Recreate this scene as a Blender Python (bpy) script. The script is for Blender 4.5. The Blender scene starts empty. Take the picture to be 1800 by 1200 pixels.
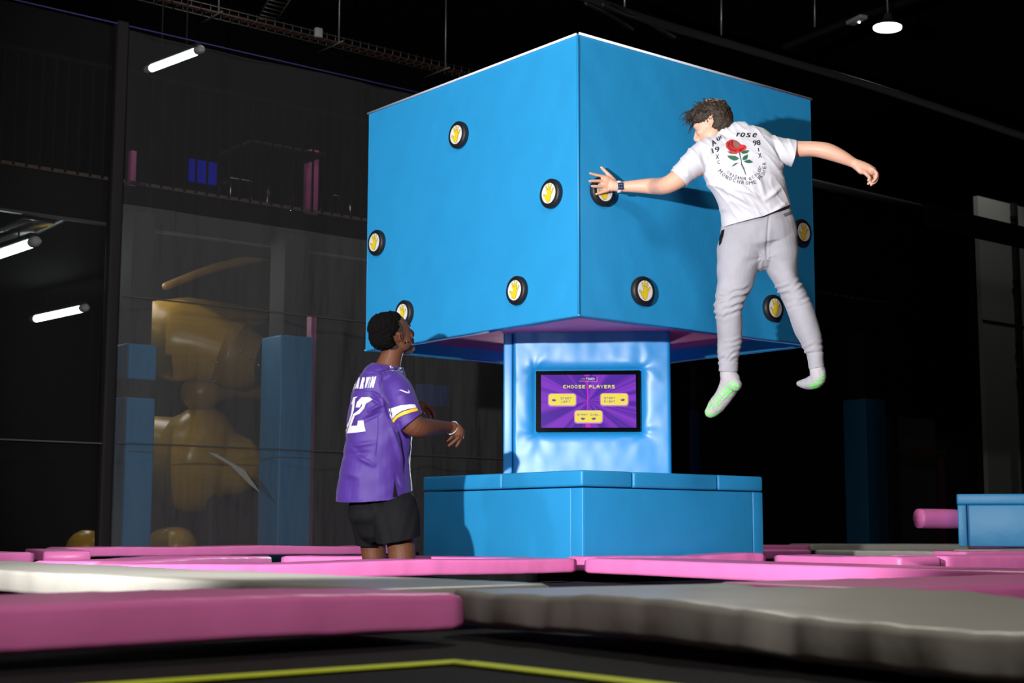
import bpy, bmesh, math, random
from mathutils import Vector, Matrix, noise
from mathutils.bvhtree import BVHTree
V = Vector
random.seed(7)
SC = bpy.context.scene
COL = SC.collection
# ------------------------------------------------------------------ camera
FP = 2615.08
YAW, PITCH, ROLL = .8843, .1264, .0024
CAM = V((-6.3162, -6.9206, .1426))
F = V((math.cos(YAW)*math.cos(PITCH), math.sin(YAW)*math.cos(PITCH), math.sin(PITCH)))
R0 = V((math.sin(YAW), -math.cos(YAW), 0)); U0 = R0.cross(F)
R = R0*math.cos(ROLL) + U0*math.sin(ROLL); U = U0*math.cos(ROLL) - R0*math.sin(ROLL)
UP = V((0, 0, 1))
cd = bpy.data.cameras.new('camera'); cam = bpy.data.objects.new('camera', cd); COL.objects.link(cam)
cd.sensor_width = 36; cd.lens = FP/1800*36; cd.clip_start = .05; cd.clip_end = 200
cd.dof.use_dof = True; cd.dof.focus_distance = 8.1; cd.dof.aperture_fstop = 5.0
M3 = Matrix((R, U, -F)).transposed()
cam.matrix_world = Matrix.Translation(CAM) @ M3.to_4x4()
SC.camera = cam
def ray(x, y): return F + R*((x-900)/FP) - U*((y-600)/FP)
def at(x, y, d): return CAM + ray(x, y)*d                 # point at depth d on the sight line of a measured spot
def ony(x, y, Y): r = ray(x, y); return CAM + r*((Y-CAM.y)/r.y)
def onx(x, y, X): r = ray(x, y); return CAM + r*((X-CAM.x)/r.x)
def onz(x, y, Z): r = ray(x, y); return CAM + r*((Z-CAM.z)/r.z)
def depth(P): return (P-CAM).dot(F)
def topx(P):
    d = P-CAM; z = d.dot(F); return (900+FP*d.dot(R)/z, 600-FP*d.dot(U)/z)
# ------------------------------------------------------------------ light
w = bpy.data.worlds.new('world'); SC.world = w; w.use_nodes = True
w.node_tree.nodes['Background'].inputs[0].default_value = (.55, .6, .7, 1)
w.node_tree.nodes['Background'].inputs[1].default_value = .004
SC.view_settings.view_transform = 'Standard'; SC.view_settings.look = 'None'
SC.view_settings.exposure = 0; SC.view_settings.gamma = 1
def light(name, kind, loc, target, energy, size=.1, color=(1, 1, 1), angle=60, blend=.5, sy=None):
    l = bpy.data.lights.new(name, kind); l.energy = energy; l.color = color
    if kind == 'AREA':
        l.size = size
        if sy: l.shape = 'RECTANGLE'; l.size_y = sy
    else: l.shadow_soft_size = size
    if kind == 'SPOT': l.spot_size = math.radians(angle); l.spot_blend = blend
    o = bpy.data.objects.new(name, l); COL.objects.link(o); o.location = loc
    o.rotation_euler = (V(target)-V(loc)).to_track_quat('-Z', 'Y').to_euler(); return o
Fh = V((F.x, F.y, 0)).normalized(); Rh = V((Fh.y, -Fh.x, 0))
def cs(r, f, z): return V((CAM.x, CAM.y, 0)) + Rh*r + Fh*f + UP*z     # right, forward, height
light('flash_key', 'SPOT', cs(-1.95, 1.9, 1.265), cs(.2, 9, 1.95), 2500, .05, (1, .98, .96), 66, .35)
light('flash_back', 'SPOT', cs(.42, 12.9, .95), cs(.2, 7.6, 1.0), 420, .05, (1, .97, 1), 75, .4)
light('hall_fill', 'SPOT', cs(-5.5, 2.5, 5.0), cs(.1, 8.9, 1.4), 620, .25, (.93, .96, 1), 34, .6)
light('hall_ceiling_light', 'AREA', cs(1.5, -2.5, 5.8), cs(.3, 5.5, 0), 320, 2.0, (1, .94, .86), sy=1.4)
light('hall_bay_light', 'AREA', (2.2, 1.2, 6.6), (.6, -.6, 2.5), 150, .5, (1, .95, .78), sy=.5)
light('slide_fill', 'AREA', (-.2, 6.8, 2.9), (.4, 6.5, 0), 48, 2.2, (1, .97, .9), sy=.8)  # added area light under the slab, brightens the amber slide

# ------------------------------------------------------------------ materials
MATS = {}
def mat(name, col=(.5, .5, .5), rough=.5, metal=0, spec=.5, bump=0, bscale=40, emit=None, estr=1, stretch=None, var=0, coat=0, sheen=0, trans=0, detail=3, bdist=.01):
    if name in MATS: return MATS[name]
    m = bpy.data.materials.new(name); m.use_nodes = True; nt = m.node_tree; n = nt.nodes; b = n['Principled BSDF']
    b.inputs['Base Color'].default_value = (*col, 1); b.inputs['Roughness'].default_value = rough
    b.inputs['Metallic'].default_value = metal; b.inputs['Specular IOR Level'].default_value = spec
    b.inputs['Coat Weight'].default_value = coat; b.inputs['Sheen Weight'].default_value = sheen
    b.inputs['Transmission Weight'].default_value = trans
    if emit: b.inputs['Emission Color'].default_value = (*emit, 1); b.inputs['Emission Strength'].default_value = estr
    tc = n.new('ShaderNodeTexCoord'); mp = n.new('ShaderNodeMapping'); nt.links.new(tc.outputs['Object'], mp.inputs[0])
    if stretch: mp.inputs['Scale'].default_value = stretch
    if bump:
        t = n.new('ShaderNodeTexNoise'); t.inputs['Scale'].default_value = bscale; t.inputs['Detail'].default_value = detail
        nt.links.new(mp.outputs[0], t.inputs[0])
        bp = n.new('ShaderNodeBump'); bp.inputs['Strength'].default_value = bump; bp.inputs['Distance'].default_value = bdist
        nt.links.new(t.outputs[0], bp.inputs['Height']); nt.links.new(bp.outputs[0], b.inputs['Normal'])
    if var:
        t = n.new('ShaderNodeTexNoise'); t.inputs['Scale'].default_value = 5; t.inputs['Detail'].default_value = 6; nt.links.new(mp.outputs[0], t.inputs[0])
        mx = n.new('ShaderNodeMix'); mx.data_type = 'RGBA'
        mx.inputs['A'].default_value = (*[c*(1-var) for c in col], 1); mx.inputs['B'].default_value = (*[min(1, c*(1+var)) for c in col], 1)
        nt.links.new(t.outputs[0], mx.inputs['Factor']); nt.links.new(mx.outputs['Result'], b.inputs['Base Color'])
    MATS[name] = m; return m
BLUE = mat('blue_vinyl', (.022, .30, .64), .44, bump=.35, bscale=3.2, var=.06, detail=6, bdist=.02)
BLUED = mat('deep_blue_vinyl', (.006, .06, .30), .45, bump=.3, bscale=5)
BLUEP = mat('blue_vinyl_panel', (.015, .27, .66), .36, bump=.12, bscale=5)
PINK = mat('pink_vinyl', (.84, .20, .52), .40, bump=.3, bscale=9, var=.05)
GREY = mat('grey_vinyl', (.40, .385, .35), .38, bump=.3, bscale=7, var=.06)
BLACKM = mat('black_mesh_mat', (.012, .012, .013), .8, spec=.12, bump=.3, bscale=300)
BLACK = mat('matt_black', (.006, .006, .007), .8, spec=.08)
HALL = mat('hall_black', (.003, .003, .0033), .95, spec=.1, bump=.2, bscale=4)
RUB = mat('black_rubber', (.008, .008, .01), .5)
WHITEP = mat('white_plastic', (.75, .75, .78), .5)
YEL = mat('yellow_print', (.80, .60, .012), .5)
STEEL = mat('galvanised_steel', (.35, .36, .37), .45, metal=.8)
CHROME = mat('polished_steel', (.6, .58, .52), .18, metal=1)
DARKST = mat('dark_grey_steel', (.022, .024, .028), .6, spec=.2)
YLINE = mat('yellow_webbing', (.62, .72, .01), .7, bump=.3, bscale=200)
SLIDE = mat('amber_slide_plastic', (.62, .36, .03), .28, bump=.25, bscale=2.5, stretch=(1, 1, 5), var=.2)
SKIN1 = mat('dark_brown_skin', (.115, .044, .022), .58, spec=.25, bump=.25, bscale=90, var=.12, bdist=.002)
SKIN2 = mat('pale_skin', (.72, .40, .29), .5, bump=.2, bscale=90, var=.06, bdist=.002)
HAIRB = mat('black_curly_hair', (.004, .0035, .0035), .9, spec=.08, bump=1, bscale=260, bdist=.006)
HAIRN = mat('brown_hair', (.030, .018, .011), .55, bump=.6, bscale=200, stretch=(1, 1, .25), var=.4)
TEE = mat('white_cotton', (.60, .60, .66), .85, bump=.15, bscale=500, sheen=.1, bdist=.002)
JOG = mat('grey_marl_fleece', (.36, .36, .41), .9, bump=.3, bscale=260, var=.22, sheen=.1, bdist=.004)
JERS = mat('purple_jersey', (.052, .016, .215), .62, bump=.3, bscale=420, bdist=.002, sheen=.1)
SHORT = mat('black_shorts_cloth', (.0065, .0065, .008), .85, spec=.15, bump=.3, bscale=200, bdist=.003)
SOCK = mat('grey_marl_sock', (.46, .45, .48), .9, bump=.4, bscale=300, var=.25, bdist=.003)
GREEN = mat('lime_grip_rubber', (.22, .85, .20), .5)
INK = mat('black_ink', (.012, .012, .018), .7)
RED = mat('red_ink', (.55, .02, .02), .7); RED2 = mat('dark_red_ink', (.18, .008, .01), .7); LEAF = mat('green_ink', (.008, .10, .055), .7)
WPRINT = mat('white_print', (.62, .62, .66), .6)
GOLD = mat('gold_stripe', (.85, .42, .01), .65)
NET = bpy.data.materials.new('black_net_mesh'); NET.use_nodes = True
def netmat(m, opac, col, wr=1.0):
    nt = m.node_tree; n = nt.nodes; b = n['Principled BSDF']; out = n['Material Output']
    b.inputs['Base Color'].default_value = (*col, 1); b.inputs['Roughness'].default_value = .8; b.inputs['Specular IOR Level'].default_value = .04
    tr = n.new('ShaderNodeBsdfTransparent'); mx = n.new('ShaderNodeMixShader'); mx.inputs[0].default_value = opac
    nt.links.new(tr.outputs[0], mx.inputs[1]); nt.links.new(b.outputs[0], mx.inputs[2]); nt.links.new(mx.outputs[0], out.inputs[0])
    tc = n.new('ShaderNodeTexCoord'); mp = n.new('ShaderNodeMapping'); mp.inputs['Scale'].default_value = (1, 1, .22); nt.links.new(tc.outputs['Object'], mp.inputs[0])
    t = n.new('ShaderNodeTexNoise'); t.inputs['Scale'].default_value = 3.5; t.inputs['Detail'].default_value = 5; nt.links.new(mp.outputs[0], t.inputs[0])
    bp = n.new('ShaderNodeBump'); bp.inputs['Strength'].default_value = .8*wr; bp.inputs['Distance'].default_value = .12
    nt.links.new(t.outputs[0], bp.inputs['Height']); nt.links.new(bp.outputs[0], b.inputs['Normal'])
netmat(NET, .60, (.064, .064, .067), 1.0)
NETU = bpy.data.materials.new('black_net_upper_shade'); NETU.use_nodes = True; netmat(NETU, .55, (.026, .026, .029), .6)  # same net, unlit upper part painted in as a darker colour
NETL = bpy.data.materials.new('black_net_left_shade'); NETL.use_nodes = True; netmat(NETL, .55, (.010, .010, .011), .5)  # same net, flash falloff at far left put into the colour
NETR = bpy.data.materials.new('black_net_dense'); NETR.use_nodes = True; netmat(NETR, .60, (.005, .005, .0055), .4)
# ------------------------------------------------------------------ object helpers
def tag(o, label=None, cat=None, group=None, kind=None):
    if label: o['label'] = label
    if cat: o['category'] = cat
    if group: o['group'] = group
    if kind: o['kind'] = kind
    return o
def empty(name, loc=(0, 0, 0), label=None, cat=None, group=None, rz=0):
    o = bpy.data.objects.new(name, None); COL.objects.link(o); o.location = loc; o.rotation_euler = (0, 0, rz)
    o.empty_display_size = .1; return tag(o, label, cat, group)
def link(name, bm, m, parent=None, smooth=True, keep=True, recalc=True):
    """keep: vertices are in world space and stay there under the parent"""
    me = bpy.data.meshes.new(name)
    if isinstance(bm, bmesh.types.BMesh):
        if recalc: bmesh.ops.recalc_face_normals(bm, faces=bm.faces)
        bm.to_mesh(me); bm.free()
    else: me = bm
    if m:
        if isinstance(m, (list, tuple)):
            for q in m: me.materials.append(q)
        else: me.materials.append(m)
    if smooth: me.shade_smooth()
    o = bpy.data.objects.new(name, me); COL.objects.link(o)
    if parent:
        o.parent = parent
        if keep:
            e = parent
            o.matrix_parent_inverse = (Matrix.Translation(e.location) @ e.rotation_euler.to_matrix().to_4x4()).inverted() if e.type == 'EMPTY' else Matrix.Identity(4)
            if e.type != 'EMPTY' and e.parent is not None: pass
    return o
def B(): return bmesh.new()
def box(bm, c, s, bev=0, rot=None, seg=2):
    r = bmesh.ops.create_cube(bm, size=1); vs = r['verts']
    bmesh.ops.scale(bm, vec=s, verts=vs)
    if bev:
        es = list({e for v in vs for e in v.link_edges})
        rr = bmesh.ops.bevel(bm, geom=es, offset=bev, segments=seg, profile=.6, affect='EDGES'); vs = list({v for f in rr['faces'] for v in f.verts} | {v for v in vs if v.is_valid})
        # all verts of the bevelled island
        seen = set(vs); st = list(vs)
        while st:
            v = st.pop()
            for e in v.link_edges:
                q = e.other_vert(v)
                if q not in seen: seen.add(q); st.append(q)
        vs = list(seen)
    if rot is not None: bmesh.ops.transform(bm, matrix=rot.to_4x4() if len(rot) == 3 else rot, verts=vs)
    bmesh.ops.translate(bm, vec=c, verts=vs); return vs
def cyl(bm, a, b, r, n=12, r2=None):
    a, b = V(a), V(b); T = (b-a).normalized(); s = T.orthogonal().normalized(); q = T.cross(s)
    if r2 is None: r2 = r
    A = [bm.verts.new(a+(s*math.cos(t)+q*math.sin(t))*r) for t in [2*math.pi*i/n for i in range(n)]]
    C = [bm.verts.new(b+(s*math.cos(t)+q*math.sin(t))*r2) for t in [2*math.pi*i/n for i in range(n)]]
    for i in range(n): bm.faces.new((A[i], A[(i+1) % n], C[(i+1) % n], C[i]))
    bm.faces.new(A[::-1]); bm.faces.new(C)
def ell(bm, c, ax, rad, n=16):
    """ellipsoid; ax: three axis vectors"""
    r = bmesh.ops.create_uvsphere(bm, u_segments=n, v_segments=n//2+2, radius=1)
    for v in r['verts']:
        p = v.co.copy(); v.co = V(c)+ax[0]*p.x*rad[0]+ax[1]*p.y*rad[1]+ax[2]*p.z*rad[2]
def crom(pts, k):
    out = []
    for i in range(len(pts)-1):
        p0 = pts[max(i-1, 0)]; p1 = pts[i]; p2 = pts[i+1]; p3 = pts[min(i+2, len(pts)-1)]
        for j in range(k):
            t = j/k
            out.append([.5*((2*b)+(-a+c)*t+(2*a-5*b+4*c-d)*t*t+(-a+3*b-3*c+d)*t**3) for a, b, c, d in zip(p0, p1, p2, p3)])
    out.append(list(pts[-1])); return out
def loft(bm, pts, n=20, k=4, side=None, caps=True, ref=None, ex=2.0):
    """pts: (Vector, a, b): a = half width across the view, b = half depth. One closed tapering tube."""
    L = crom([(p[0].x, p[0].y, p[0].z, p[1], p[2]) for p in pts], k)
    C = [V(q[:3]) for q in L]; rings = []
    def mk(c, T, a, b):
        rf = ref if ref is not None else F
        s = T.cross(rf)
        s = s.normalized() if s.length > .15 else (T.cross(R)).normalized()
        if side is not None: s = (side - T*side.dot(T)).normalized()
        o = s.cross(T).normalized(); vs = []
        for i in range(n):
            t = 2*math.pi*i/n; ct, st = math.cos(t), math.sin(t)
            vs.append(bm.verts.new(c+s*a*math.copysign(abs(ct)**(2/ex), ct)+o*b*math.copysign(abs(st)**(2/ex), st)))
        return vs
    N = len(C)
    for i in range(N):
        T = (C[min(i+1, N-1)]-C[max(i-1, 0)]).normalized(); a, b = max(L[i][3], .001), max(L[i][4], .001)
        if i == 0 and caps:
            for q in (.25, .6, .87): rings.append(mk(C[i]-T*min(a, b)*math.sqrt(1-q*q), T, a*q, b*q))
        rings.append(mk(C[i], T, a, b))
        if i == N-1 and caps:
            for q in (.87, .6, .25): rings.append(mk(C[i]+T*min(a, b)*math.sqrt(1-q*q), T, a*q, b*q))
    for A, D in zip(rings, rings[1:]):
        for i in range(n): bm.faces.new((A[i], A[(i+1) % n], D[(i+1) % n], D[i]))
    bm.faces.new(rings[0][::-1]); bm.faces.new(rings[-1])
def P(x, y, d, a, b=None):
    """loft station measured in the photo: a in px of the 1800 px frame"""
    am = a*d/FP; return (at(x, y, d), am, b if b is not None else am)
def bake(bm, voxel=.005, smooth=6, fac=.5):
    """union of closed shapes -> one continuous surface"""
    me = bpy.data.meshes.new('t'); bmesh.ops.recalc_face_normals(bm, faces=bm.faces); bm.to_mesh(me); bm.free()
    o = bpy.data.objects.new('t', me); COL.objects.link(o)
    r = o.modifiers.new('r', 'REMESH'); r.mode = 'VOXEL'; r.voxel_size = voxel; r.adaptivity = 0
    s = o.modifiers.new('s', 'SMOOTH'); s.factor = fac; s.iterations = smooth
    dg = bpy.context.evaluated_depsgraph_get(); out = bpy.data.meshes.new_from_object(o.evaluated_get(dg))
    bpy.data.objects.remove(o); bpy.data.meshes.remove(me); return out
def displace(me, fn):
    ns = [v.normal.copy() for v in me.vertices]
    for v, nn in zip(me.vertices, ns):
        v.co += nn*fn(v.co, nn)
def cutmesh(me, cuts, doomed=None):
    bm = B(); bm.from_mesh(me)
    for co, no, rad, *ctr in cuts:
        cc = ctr[0] if ctr else co
        fs = [f for f in bm.faces if (f.calc_center_median()-cc).length < rad]
        g = list({v for f in fs for v in f.verts})+list({e for f in fs for e in f.edges})+fs
        bmesh.ops.bisect_plane(bm, geom=g, plane_co=co, plane_no=no, clear_outer=True)
    # keep the largest island
    bm.to_mesh(me); bm.free(); return me
def bvh(o):
    me = o.data; return BVHTree.FromPolygons([v.co.copy() for v in me.vertices], [tuple(p.vertices) for p in me.polygons])
_txt = {}
def text2d(s, bold=.0, size=1):
    k = (s, bold)
    if k not in _txt:
        c = bpy.data.curves.new('t', 'FONT'); c.body = s; c.size = 1; c.offset = bold; c.align_x = 'CENTER'; c.align_y = 'CENTER'; c.resolution_u = 3
        o = bpy.data.objects.new('t', c); COL.objects.link(o); bpy.context.view_layer.update()
        me = bpy.data.meshes.new_from_object(o.evaluated_get(bpy.context.evaluated_depsgraph_get()))
        vs = [(v.co.x, v.co.y) for v in me.vertices]; fs = [tuple(p.vertices) for p in me.polygons]
        cx = (min(v[0] for v in vs)+max(v[0] for v in vs))/2; cy = (min(v[1] for v in vs)+max(v[1] for v in vs))/2
        h = max(v[1] for v in vs)-min(v[1] for v in vs); ww = max(v[0] for v in vs)-min(v[0] for v in vs)
        _txt[k] = ([((x-cx), (y-cy)) for x, y in vs], fs, ww, h)
        bpy.data.objects.remove(o); bpy.data.curves.remove(c)
    return _txt[k]
def glyph(s, x, y, w, h, rot=0, slant=0, bold=.02):
    """text as polygons in px (y down) fitting width w and height h, rot in degrees clockwise"""
    vs, fs, ww, hh = text2d(s, 0); c, sn = math.cos(math.radians(rot)), math.sin(math.radians(rot)); out = []; F_ = []
    bw = bold*h*1.1; W = w-2*bw; reps = [-bw, -bw/3, bw/3, bw] if bold > .02 else [-bw, bw] if bold else [0]
    for sh in reps:
        n0 = len(out); F_ += [tuple(i+n0 for i in f) for f in fs]
        for a, b in vs:
            X = a/ww*W + sh + slant*(b/hh*h); Y = -b/hh*h
            out.append((x+X*c-Y*sn, y+X*sn+Y*c))
    return (out, F_)
from mathutils.geometry import tessellate_polygon
def polyshape(pts):
    return (list(pts), [tuple(t) for t in tessellate_polygon([[V((a, b, 0)) for a, b in pts]])])
def grid2d(shapes, g):
    bm = B()
    for vs, fs in shapes:
        V_ = [bm.verts.new((a, b, 0)) for a, b in vs]
        for f in fs:
            try: bm.faces.new([V_[i] for i in f])
            except ValueError: pass
    bmesh.ops.triangulate(bm, faces=bm.faces)
    xs = [v.co.x for v in bm.verts]; ys = [v.co.y for v in bm.verts]
    for ax, lo, hi in ((0, min(xs), max(xs)), (1, min(ys), max(ys))):
        t = lo+g
        while t < hi:
            co = V((0, 0, 0)); co[ax] = t; no = V((0, 0, 0)); no[ax] = 1
            bmesh.ops.bisect_plane(bm, geom=bm.verts[:]+bm.edges[:]+bm.faces[:], plane_co=co, plane_no=no); t += g
    return bm
def decal(name, tree, shapes, m, parent, off=.0018, g=3, label=None, mapf=None):
    """print on a garment: the flat drawing is laid onto the cloth along the line it was measured on"""
    bm = grid2d(shapes, g); bad = []
    for v in bm.verts:
        d = ray(v.co.x, v.co.y).normalized(); h = tree.ray_cast(CAM, d)
        if h[0] is None: bad.append(v); continue
        nn = h[1] if h[1].dot(d) < 0 else -h[1]
        v.co = h[0]+nn*off - d*off*.5
    bmesh.ops.delete(bm, geom=bad, context='VERTS')
    # drop faces that jump over a silhouette
    bmesh.ops.delete(bm, geom=[f for f in bm.faces if max(e.calc_length() for e in f.edges) > .05], context='FACES')
    o = link(name, bm, m, parent, smooth=True, recalc=False)
    if label: o['label'] = label
    return o
# ------------------------------------------------------------------ room
def struct(name, bm, m, smooth=False): return tag(link(name, bm, m, smooth=smooth), kind='structure')
b = B(); box(b, (6, 3, -.95), (44, 44, .1)); struct('floor', b, HALL)
b = B(); box(b, (6, 3, 8.0), (44, 44, .1)); struct('ceiling', b, HALL)
b = B(); box(b, (6, 13, 3.5), (44, .2, 9)); struct('wall_back', b, HALL)
b = B(); box(b, (20, 3, 3.5), (.2, 44, 9)); struct('wall_right', b, HALL)
b = B(); box(b, (-14, 3, 3.5), (.2, 44, 9)); struct('wall_left', b, HALL)
b = B(); box(b, (6, -16, 3.5), (44, .2, 9)); struct('wall_front', b, HALL)
# ------------------------------------------------------------------ trampoline pads
def rr_ring(w, h, r, n=5):
    pts = []
    for cx, cy, a0 in ((w/2-r, h/2-r, 0), (-w/2+r, h/2-r, 90), (-w/2+r, -h/2+r, 180), (w/2-r, -h/2+r, 270)):
        for i in range(n+1):
            a = math.radians(a0+90*i/n); pts.append((cx+r*math.cos(a), cy+r*math.sin(a)))
    # extra points along the flat runs
    out = []
    for i, p in enumerate(pts):
        q = pts[(i+1) % len(pts)]; out.append(p); dd = math.dist(p, q)
        k = int(dd/.05)
        for j in range(1, k): out.append((p[0]+(q[0]-p[0])*j/k, p[1]+(q[1]-p[1])*j/k))
    return out
def pad(a, c, width, z0, z1, m, label, wr=.006, seed=0, group=None, name='trampoline_pad', slant=0, side=1, ztop2=None):
    """padded strip from a to c (front edge line), body lies `width` to the side"""
    a = V((a[0], a[1], 0)); c = V((c[0], c[1], 0)); T = (c-a).normalized(); S = V((-T.y, T.x, 0))*side
    L = (c-a).length; h = z1-z0; ring = rr_ring(width, h, min(.016, h*.3), 4); bm = B(); N = max(8, int(L/.035)); prev = None; rows = []
    for i in range(N+1):
        t = i/N; e = min(t*L, L-t*L); sq = 1 if e > .015 else (.86+.14*math.sqrt(max(0, 1-(1-e/.015)**2)))
        row = []
        for u, v in ring:
            p = a+T*(t*L)+S*(width/2+u*(1-(1-sq)*.3))+UP*((z0+z1)/2+v*sq)
            q = V((t*L*7+seed*9.1, u*4, v*5+seed)); pucker = noise.noise(V((t*L*9+seed*5, seed, v*6)))*1.0+noise.noise(V((t*L*22+seed*5, seed, v*4)))*.5
            dn = wr*pucker*(1.0 if u < -width/2+.05 or u > width/2-.05 else .45)
            lowf = noise.noise(V((t*L*1.3+seed*3.3, seed, 0)))*.012*(1 if v > 0 else .5)
            p += S*(dn if u < 0 else -dn)*(-1) + UP*(dn*.35+lowf*(wr/.006))
            row.append(bm.verts.new(p))
        rows.append(row)
    for A, D in zip(rows, rows[1:]):
        for i in range(len(A)): bm.faces.new((A[i], A[(i+1) % len(A)], D[(i+1) % len(A)], D[i]))
    bm.faces.new(rows[0]); bm.faces.new(rows[-1][::-1])
    return tag(link(name, bm, m), label, 'pad', group)
pad((-9.0, -4.5), (-4.27, -4.26), .40, -.075, 0.012, PINK, 'dull pink foam pad nearest the camera at lower left', .008, 1)
pad((-4.12, -4.0), (-4.62, -8.6), .86, -.08, 0, GREY, 'large rumpled grey foam pad running down to the lower right corner', .019, 2, side=1)
pad((-4.45, 1.6), (-4.22, -3.84), .60, -.08, 0, GREY, 'grey foam pad glaring white in the flash at the left edge', .004, 3, side=1)
pad((-3.22, -4.63), (4.5, -4.9), .62, -.078, 0, PINK, 'shaded pink foam pad at right, just behind the large grey pad', .006, 4)
pad((-3.66, -1.28), (-1.04, -1.03), .30, -.075, 0, PINK, 'bright pink foam pad in front of the man in the purple jersey', .004, 5)
pad((-1.02, -1.05), (-1.50, -3.98), .42, -.078, 0, PINK, 'bright pink foam pad running right from the base block corner', .003, 6, side=1)
pad((-3.42, -.38), (-1.92, .60), .34, -.075, .0, PINK, 'pink foam pad left of the dark shorts, third row', .004, 7)
pad((-1.88, .58), (-1.15, -.70), .28, -.072, -.002, PINK, 'pink foam pad passing behind the bare knees', .003, 8, side=1)
pad((-4.6, 2.35), (-2.62, 2.35), .5, -.07, 0, PINK, 'pink foam pad at the left edge below the dark net', .004, 10)
pad((-1.78, 3.85), (1.35, 3.85), .4, -.06, .012, PINK, 'long pink foam pad along the foot of the net at left', .005, 11)
pad((-2.2, 2.45), (-1.82, 3.75), .3, -.07, .004, PINK, 'short pink foam pad slanting towards the net post', .003, 12)
pad((-.9, -.98), (.46, -1.02), .20, -.072, .006, PINK, 'pleated pink foam pad along the right side of the base block', .008, 13)
pad((.50, -1.04), (.30, -2.08), .30, -.072, .006, PINK, 'pale pink foam pad right of the base block', .004, 14, side=1)
pad((.66, -2.12), (5.5, -2.65), .42, -.072, .010, PINK, 'pink foam pad reaching the right edge of the picture', .003, 15)
pad((.9, .78), (3.10, .80), .38, -.072, 0, PINK, 'dark pink foam pad behind the right end of the base block', .004, 16)
pad((3.10, .78), (2.86, -.50), .40, -.072, 0, GREY, 'pale grey foam pad between the pink pads at right', .003, 17, side=1)
pad((3.35, -.72), (7.5, -1.35), .45, -.072, .012, GREY, 'pale grey foam pad at the foot of the blue block at right', .003, 18)
pad((2.2, -1.2), (5.6, -1.85), .30, -.06, .014, PINK, 'narrow pink foam pad in front of the blue block at right', .003, 25)
pad((5.2, 3.6), (6.0, 3.2), .3, -.06, .0, PINK, 'far pink foam pad at the back right of the base block', .003, 19)
pad((6.0, 3.2), (7.6, 2.35), .6, -.06, .012, GREY, 'long grey foam pad in the farthest row at right', .003, 20)
pad((8.2, 3.3), (10.2, 3.2), .5, -.06, .0, PINK, 'farthest pink foam pad at the foot of the right net', .003, 21)
def bed(x0, x1, y0, y1, z, label, dip=None, line=None):
    root = empty('trampoline', ((x0+x1)/2, (y0+y1)/2, z), label, 'trampoline', 'trampoline beds between the pads')
    bm = B(); nx, ny = int((x1-x0)/.09)+2, int((y1-y0)/.09)+2; g = []
    for i in range(nx):
        for j in range(ny):
            x = x0+(x1-x0)*i/(nx-1); y = y0+(y1-y0)*j/(ny-1); zz = z
            if dip:
                dx, dy, dz, s = dip; zz -= dz*math.exp(-((x-dx)**2+(y-dy)**2)/(2*s*s))
            g.append(bm.verts.new((x, y, zz)))
    for i in range(nx-1):
        for j in range(ny-1): bm.faces.new((g[i*ny+j], g[(i+1)*ny+j], g[(i+1)*ny+j+1], g[i*ny+j+1]))
    link('jumping_mat', bm, BLACKM, root, recalc=True)
    if line:
        li = line
        for (ax, ay, cx, cy) in li:
            bm = B(); a = V((ax, ay, z+.004)); c = V((cx, cy, z+.004)); T = (c-a).normalized(); S = V((-T.y, T.x, 0))*.027
            vs = [bm.verts.new(p) for p in (a-S, c-S, c+S, a+S)]; r = bmesh.ops.extrude_face_region(bm, geom=[bm.faces.new(vs)])
            bmesh.ops.translate(bm, vec=(0, 0, .002), verts=[q for q in r['geom'] if isinstance(q, bmesh.types.BMVert)])
            link('marking_line', bm, YLINE, root, smooth=False)
    return root
bed(-9.5, -3.92, -9.5, -3.90, -.105, 'black trampoline mat in the foreground with yellow boundary lines', line=[(-9, -4.66, -4.58, -4.66), (-4.60, -4.68, -4.60, -9)])
bed(-4.05, -1.05, -4.25, -1.05, -.12, 'black trampoline mat just beyond the rumpled grey pad')
bed(-3.7, -1.2, -1.15, 1.3, -.11, 'black trampoline mat sinking under the man in purple', dip=(-1.97, -.45, .375, .33))
bed(-9.0, -4.0, -4.1, 2.2, -.122, 'black trampoline mat at the left edge beside the glaring pad')
bed(-4.1, 4.5, -8.6, -4.15, -.124, 'black trampoline mat under the shaded pink pad at right')
bed(-1.0, 6.5, -4.1, -1.05, -.13, 'black trampoline mats stretching right of the base block')
# ------------------------------------------------------------------ base block
H = .75; ZB = .479
root = empty('padded_base_block', (0, 0, 0), 'low square blue vinyl padded block under the column', 'padded block')
def bx(name, c, s, m, parent, bev=.012, rot=None, wr=.0, seed=0, cuts=0):
    bm = B(); box(bm, c, s, bev, rot, 3)
    return link(name, bm, m, parent)
capz = .095; lo = ZB-capz
bm = B(); box(bm, (0, 0, (lo)/2-.04), (1.40, 1.40, lo+.06)); link('core', bm, BLUED, root, False)
# lower side pads, a narrow corner strip left of the near edge and at the far right
bx('side_pad', (-H+.025, .05, lo/2-.035), (.05, 1.40, lo+.065), BLUE, root, .008)
bx('corner_strip', (-H+.026, -H+.05, lo/2-.035), (.052, .098, lo+.065), BLUE, root, .008)
bx('side_pad', (-.045, -H+.025, lo/2-.035), (1.40, .05, lo+.065), BLUE, root, .008)
bx('corner_strip', (H-.046, -H+.026, lo/2-.035), (.092, .052, lo+.065), BLUE, root, .008)
bx('side_pad', (H-.025, 0, lo/2-.035), (.05, 1.38, lo+.065), BLUE, root, .008)
bx('side_pad', (0, H-.025, lo/2-.035), (1.38, .05, lo+.065), BLUE, root, .008)
sx = -H
bx('top_pad', (-H+.19, .36, ZB-capz/2+.002), (.39, .79, capz-.004), BLUE, root, .016)
bx('top_pad', (-H+.19, -.395, ZB-capz/2+.002), (.39, .71, capz-.004), BLUE, root, .016)
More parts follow.
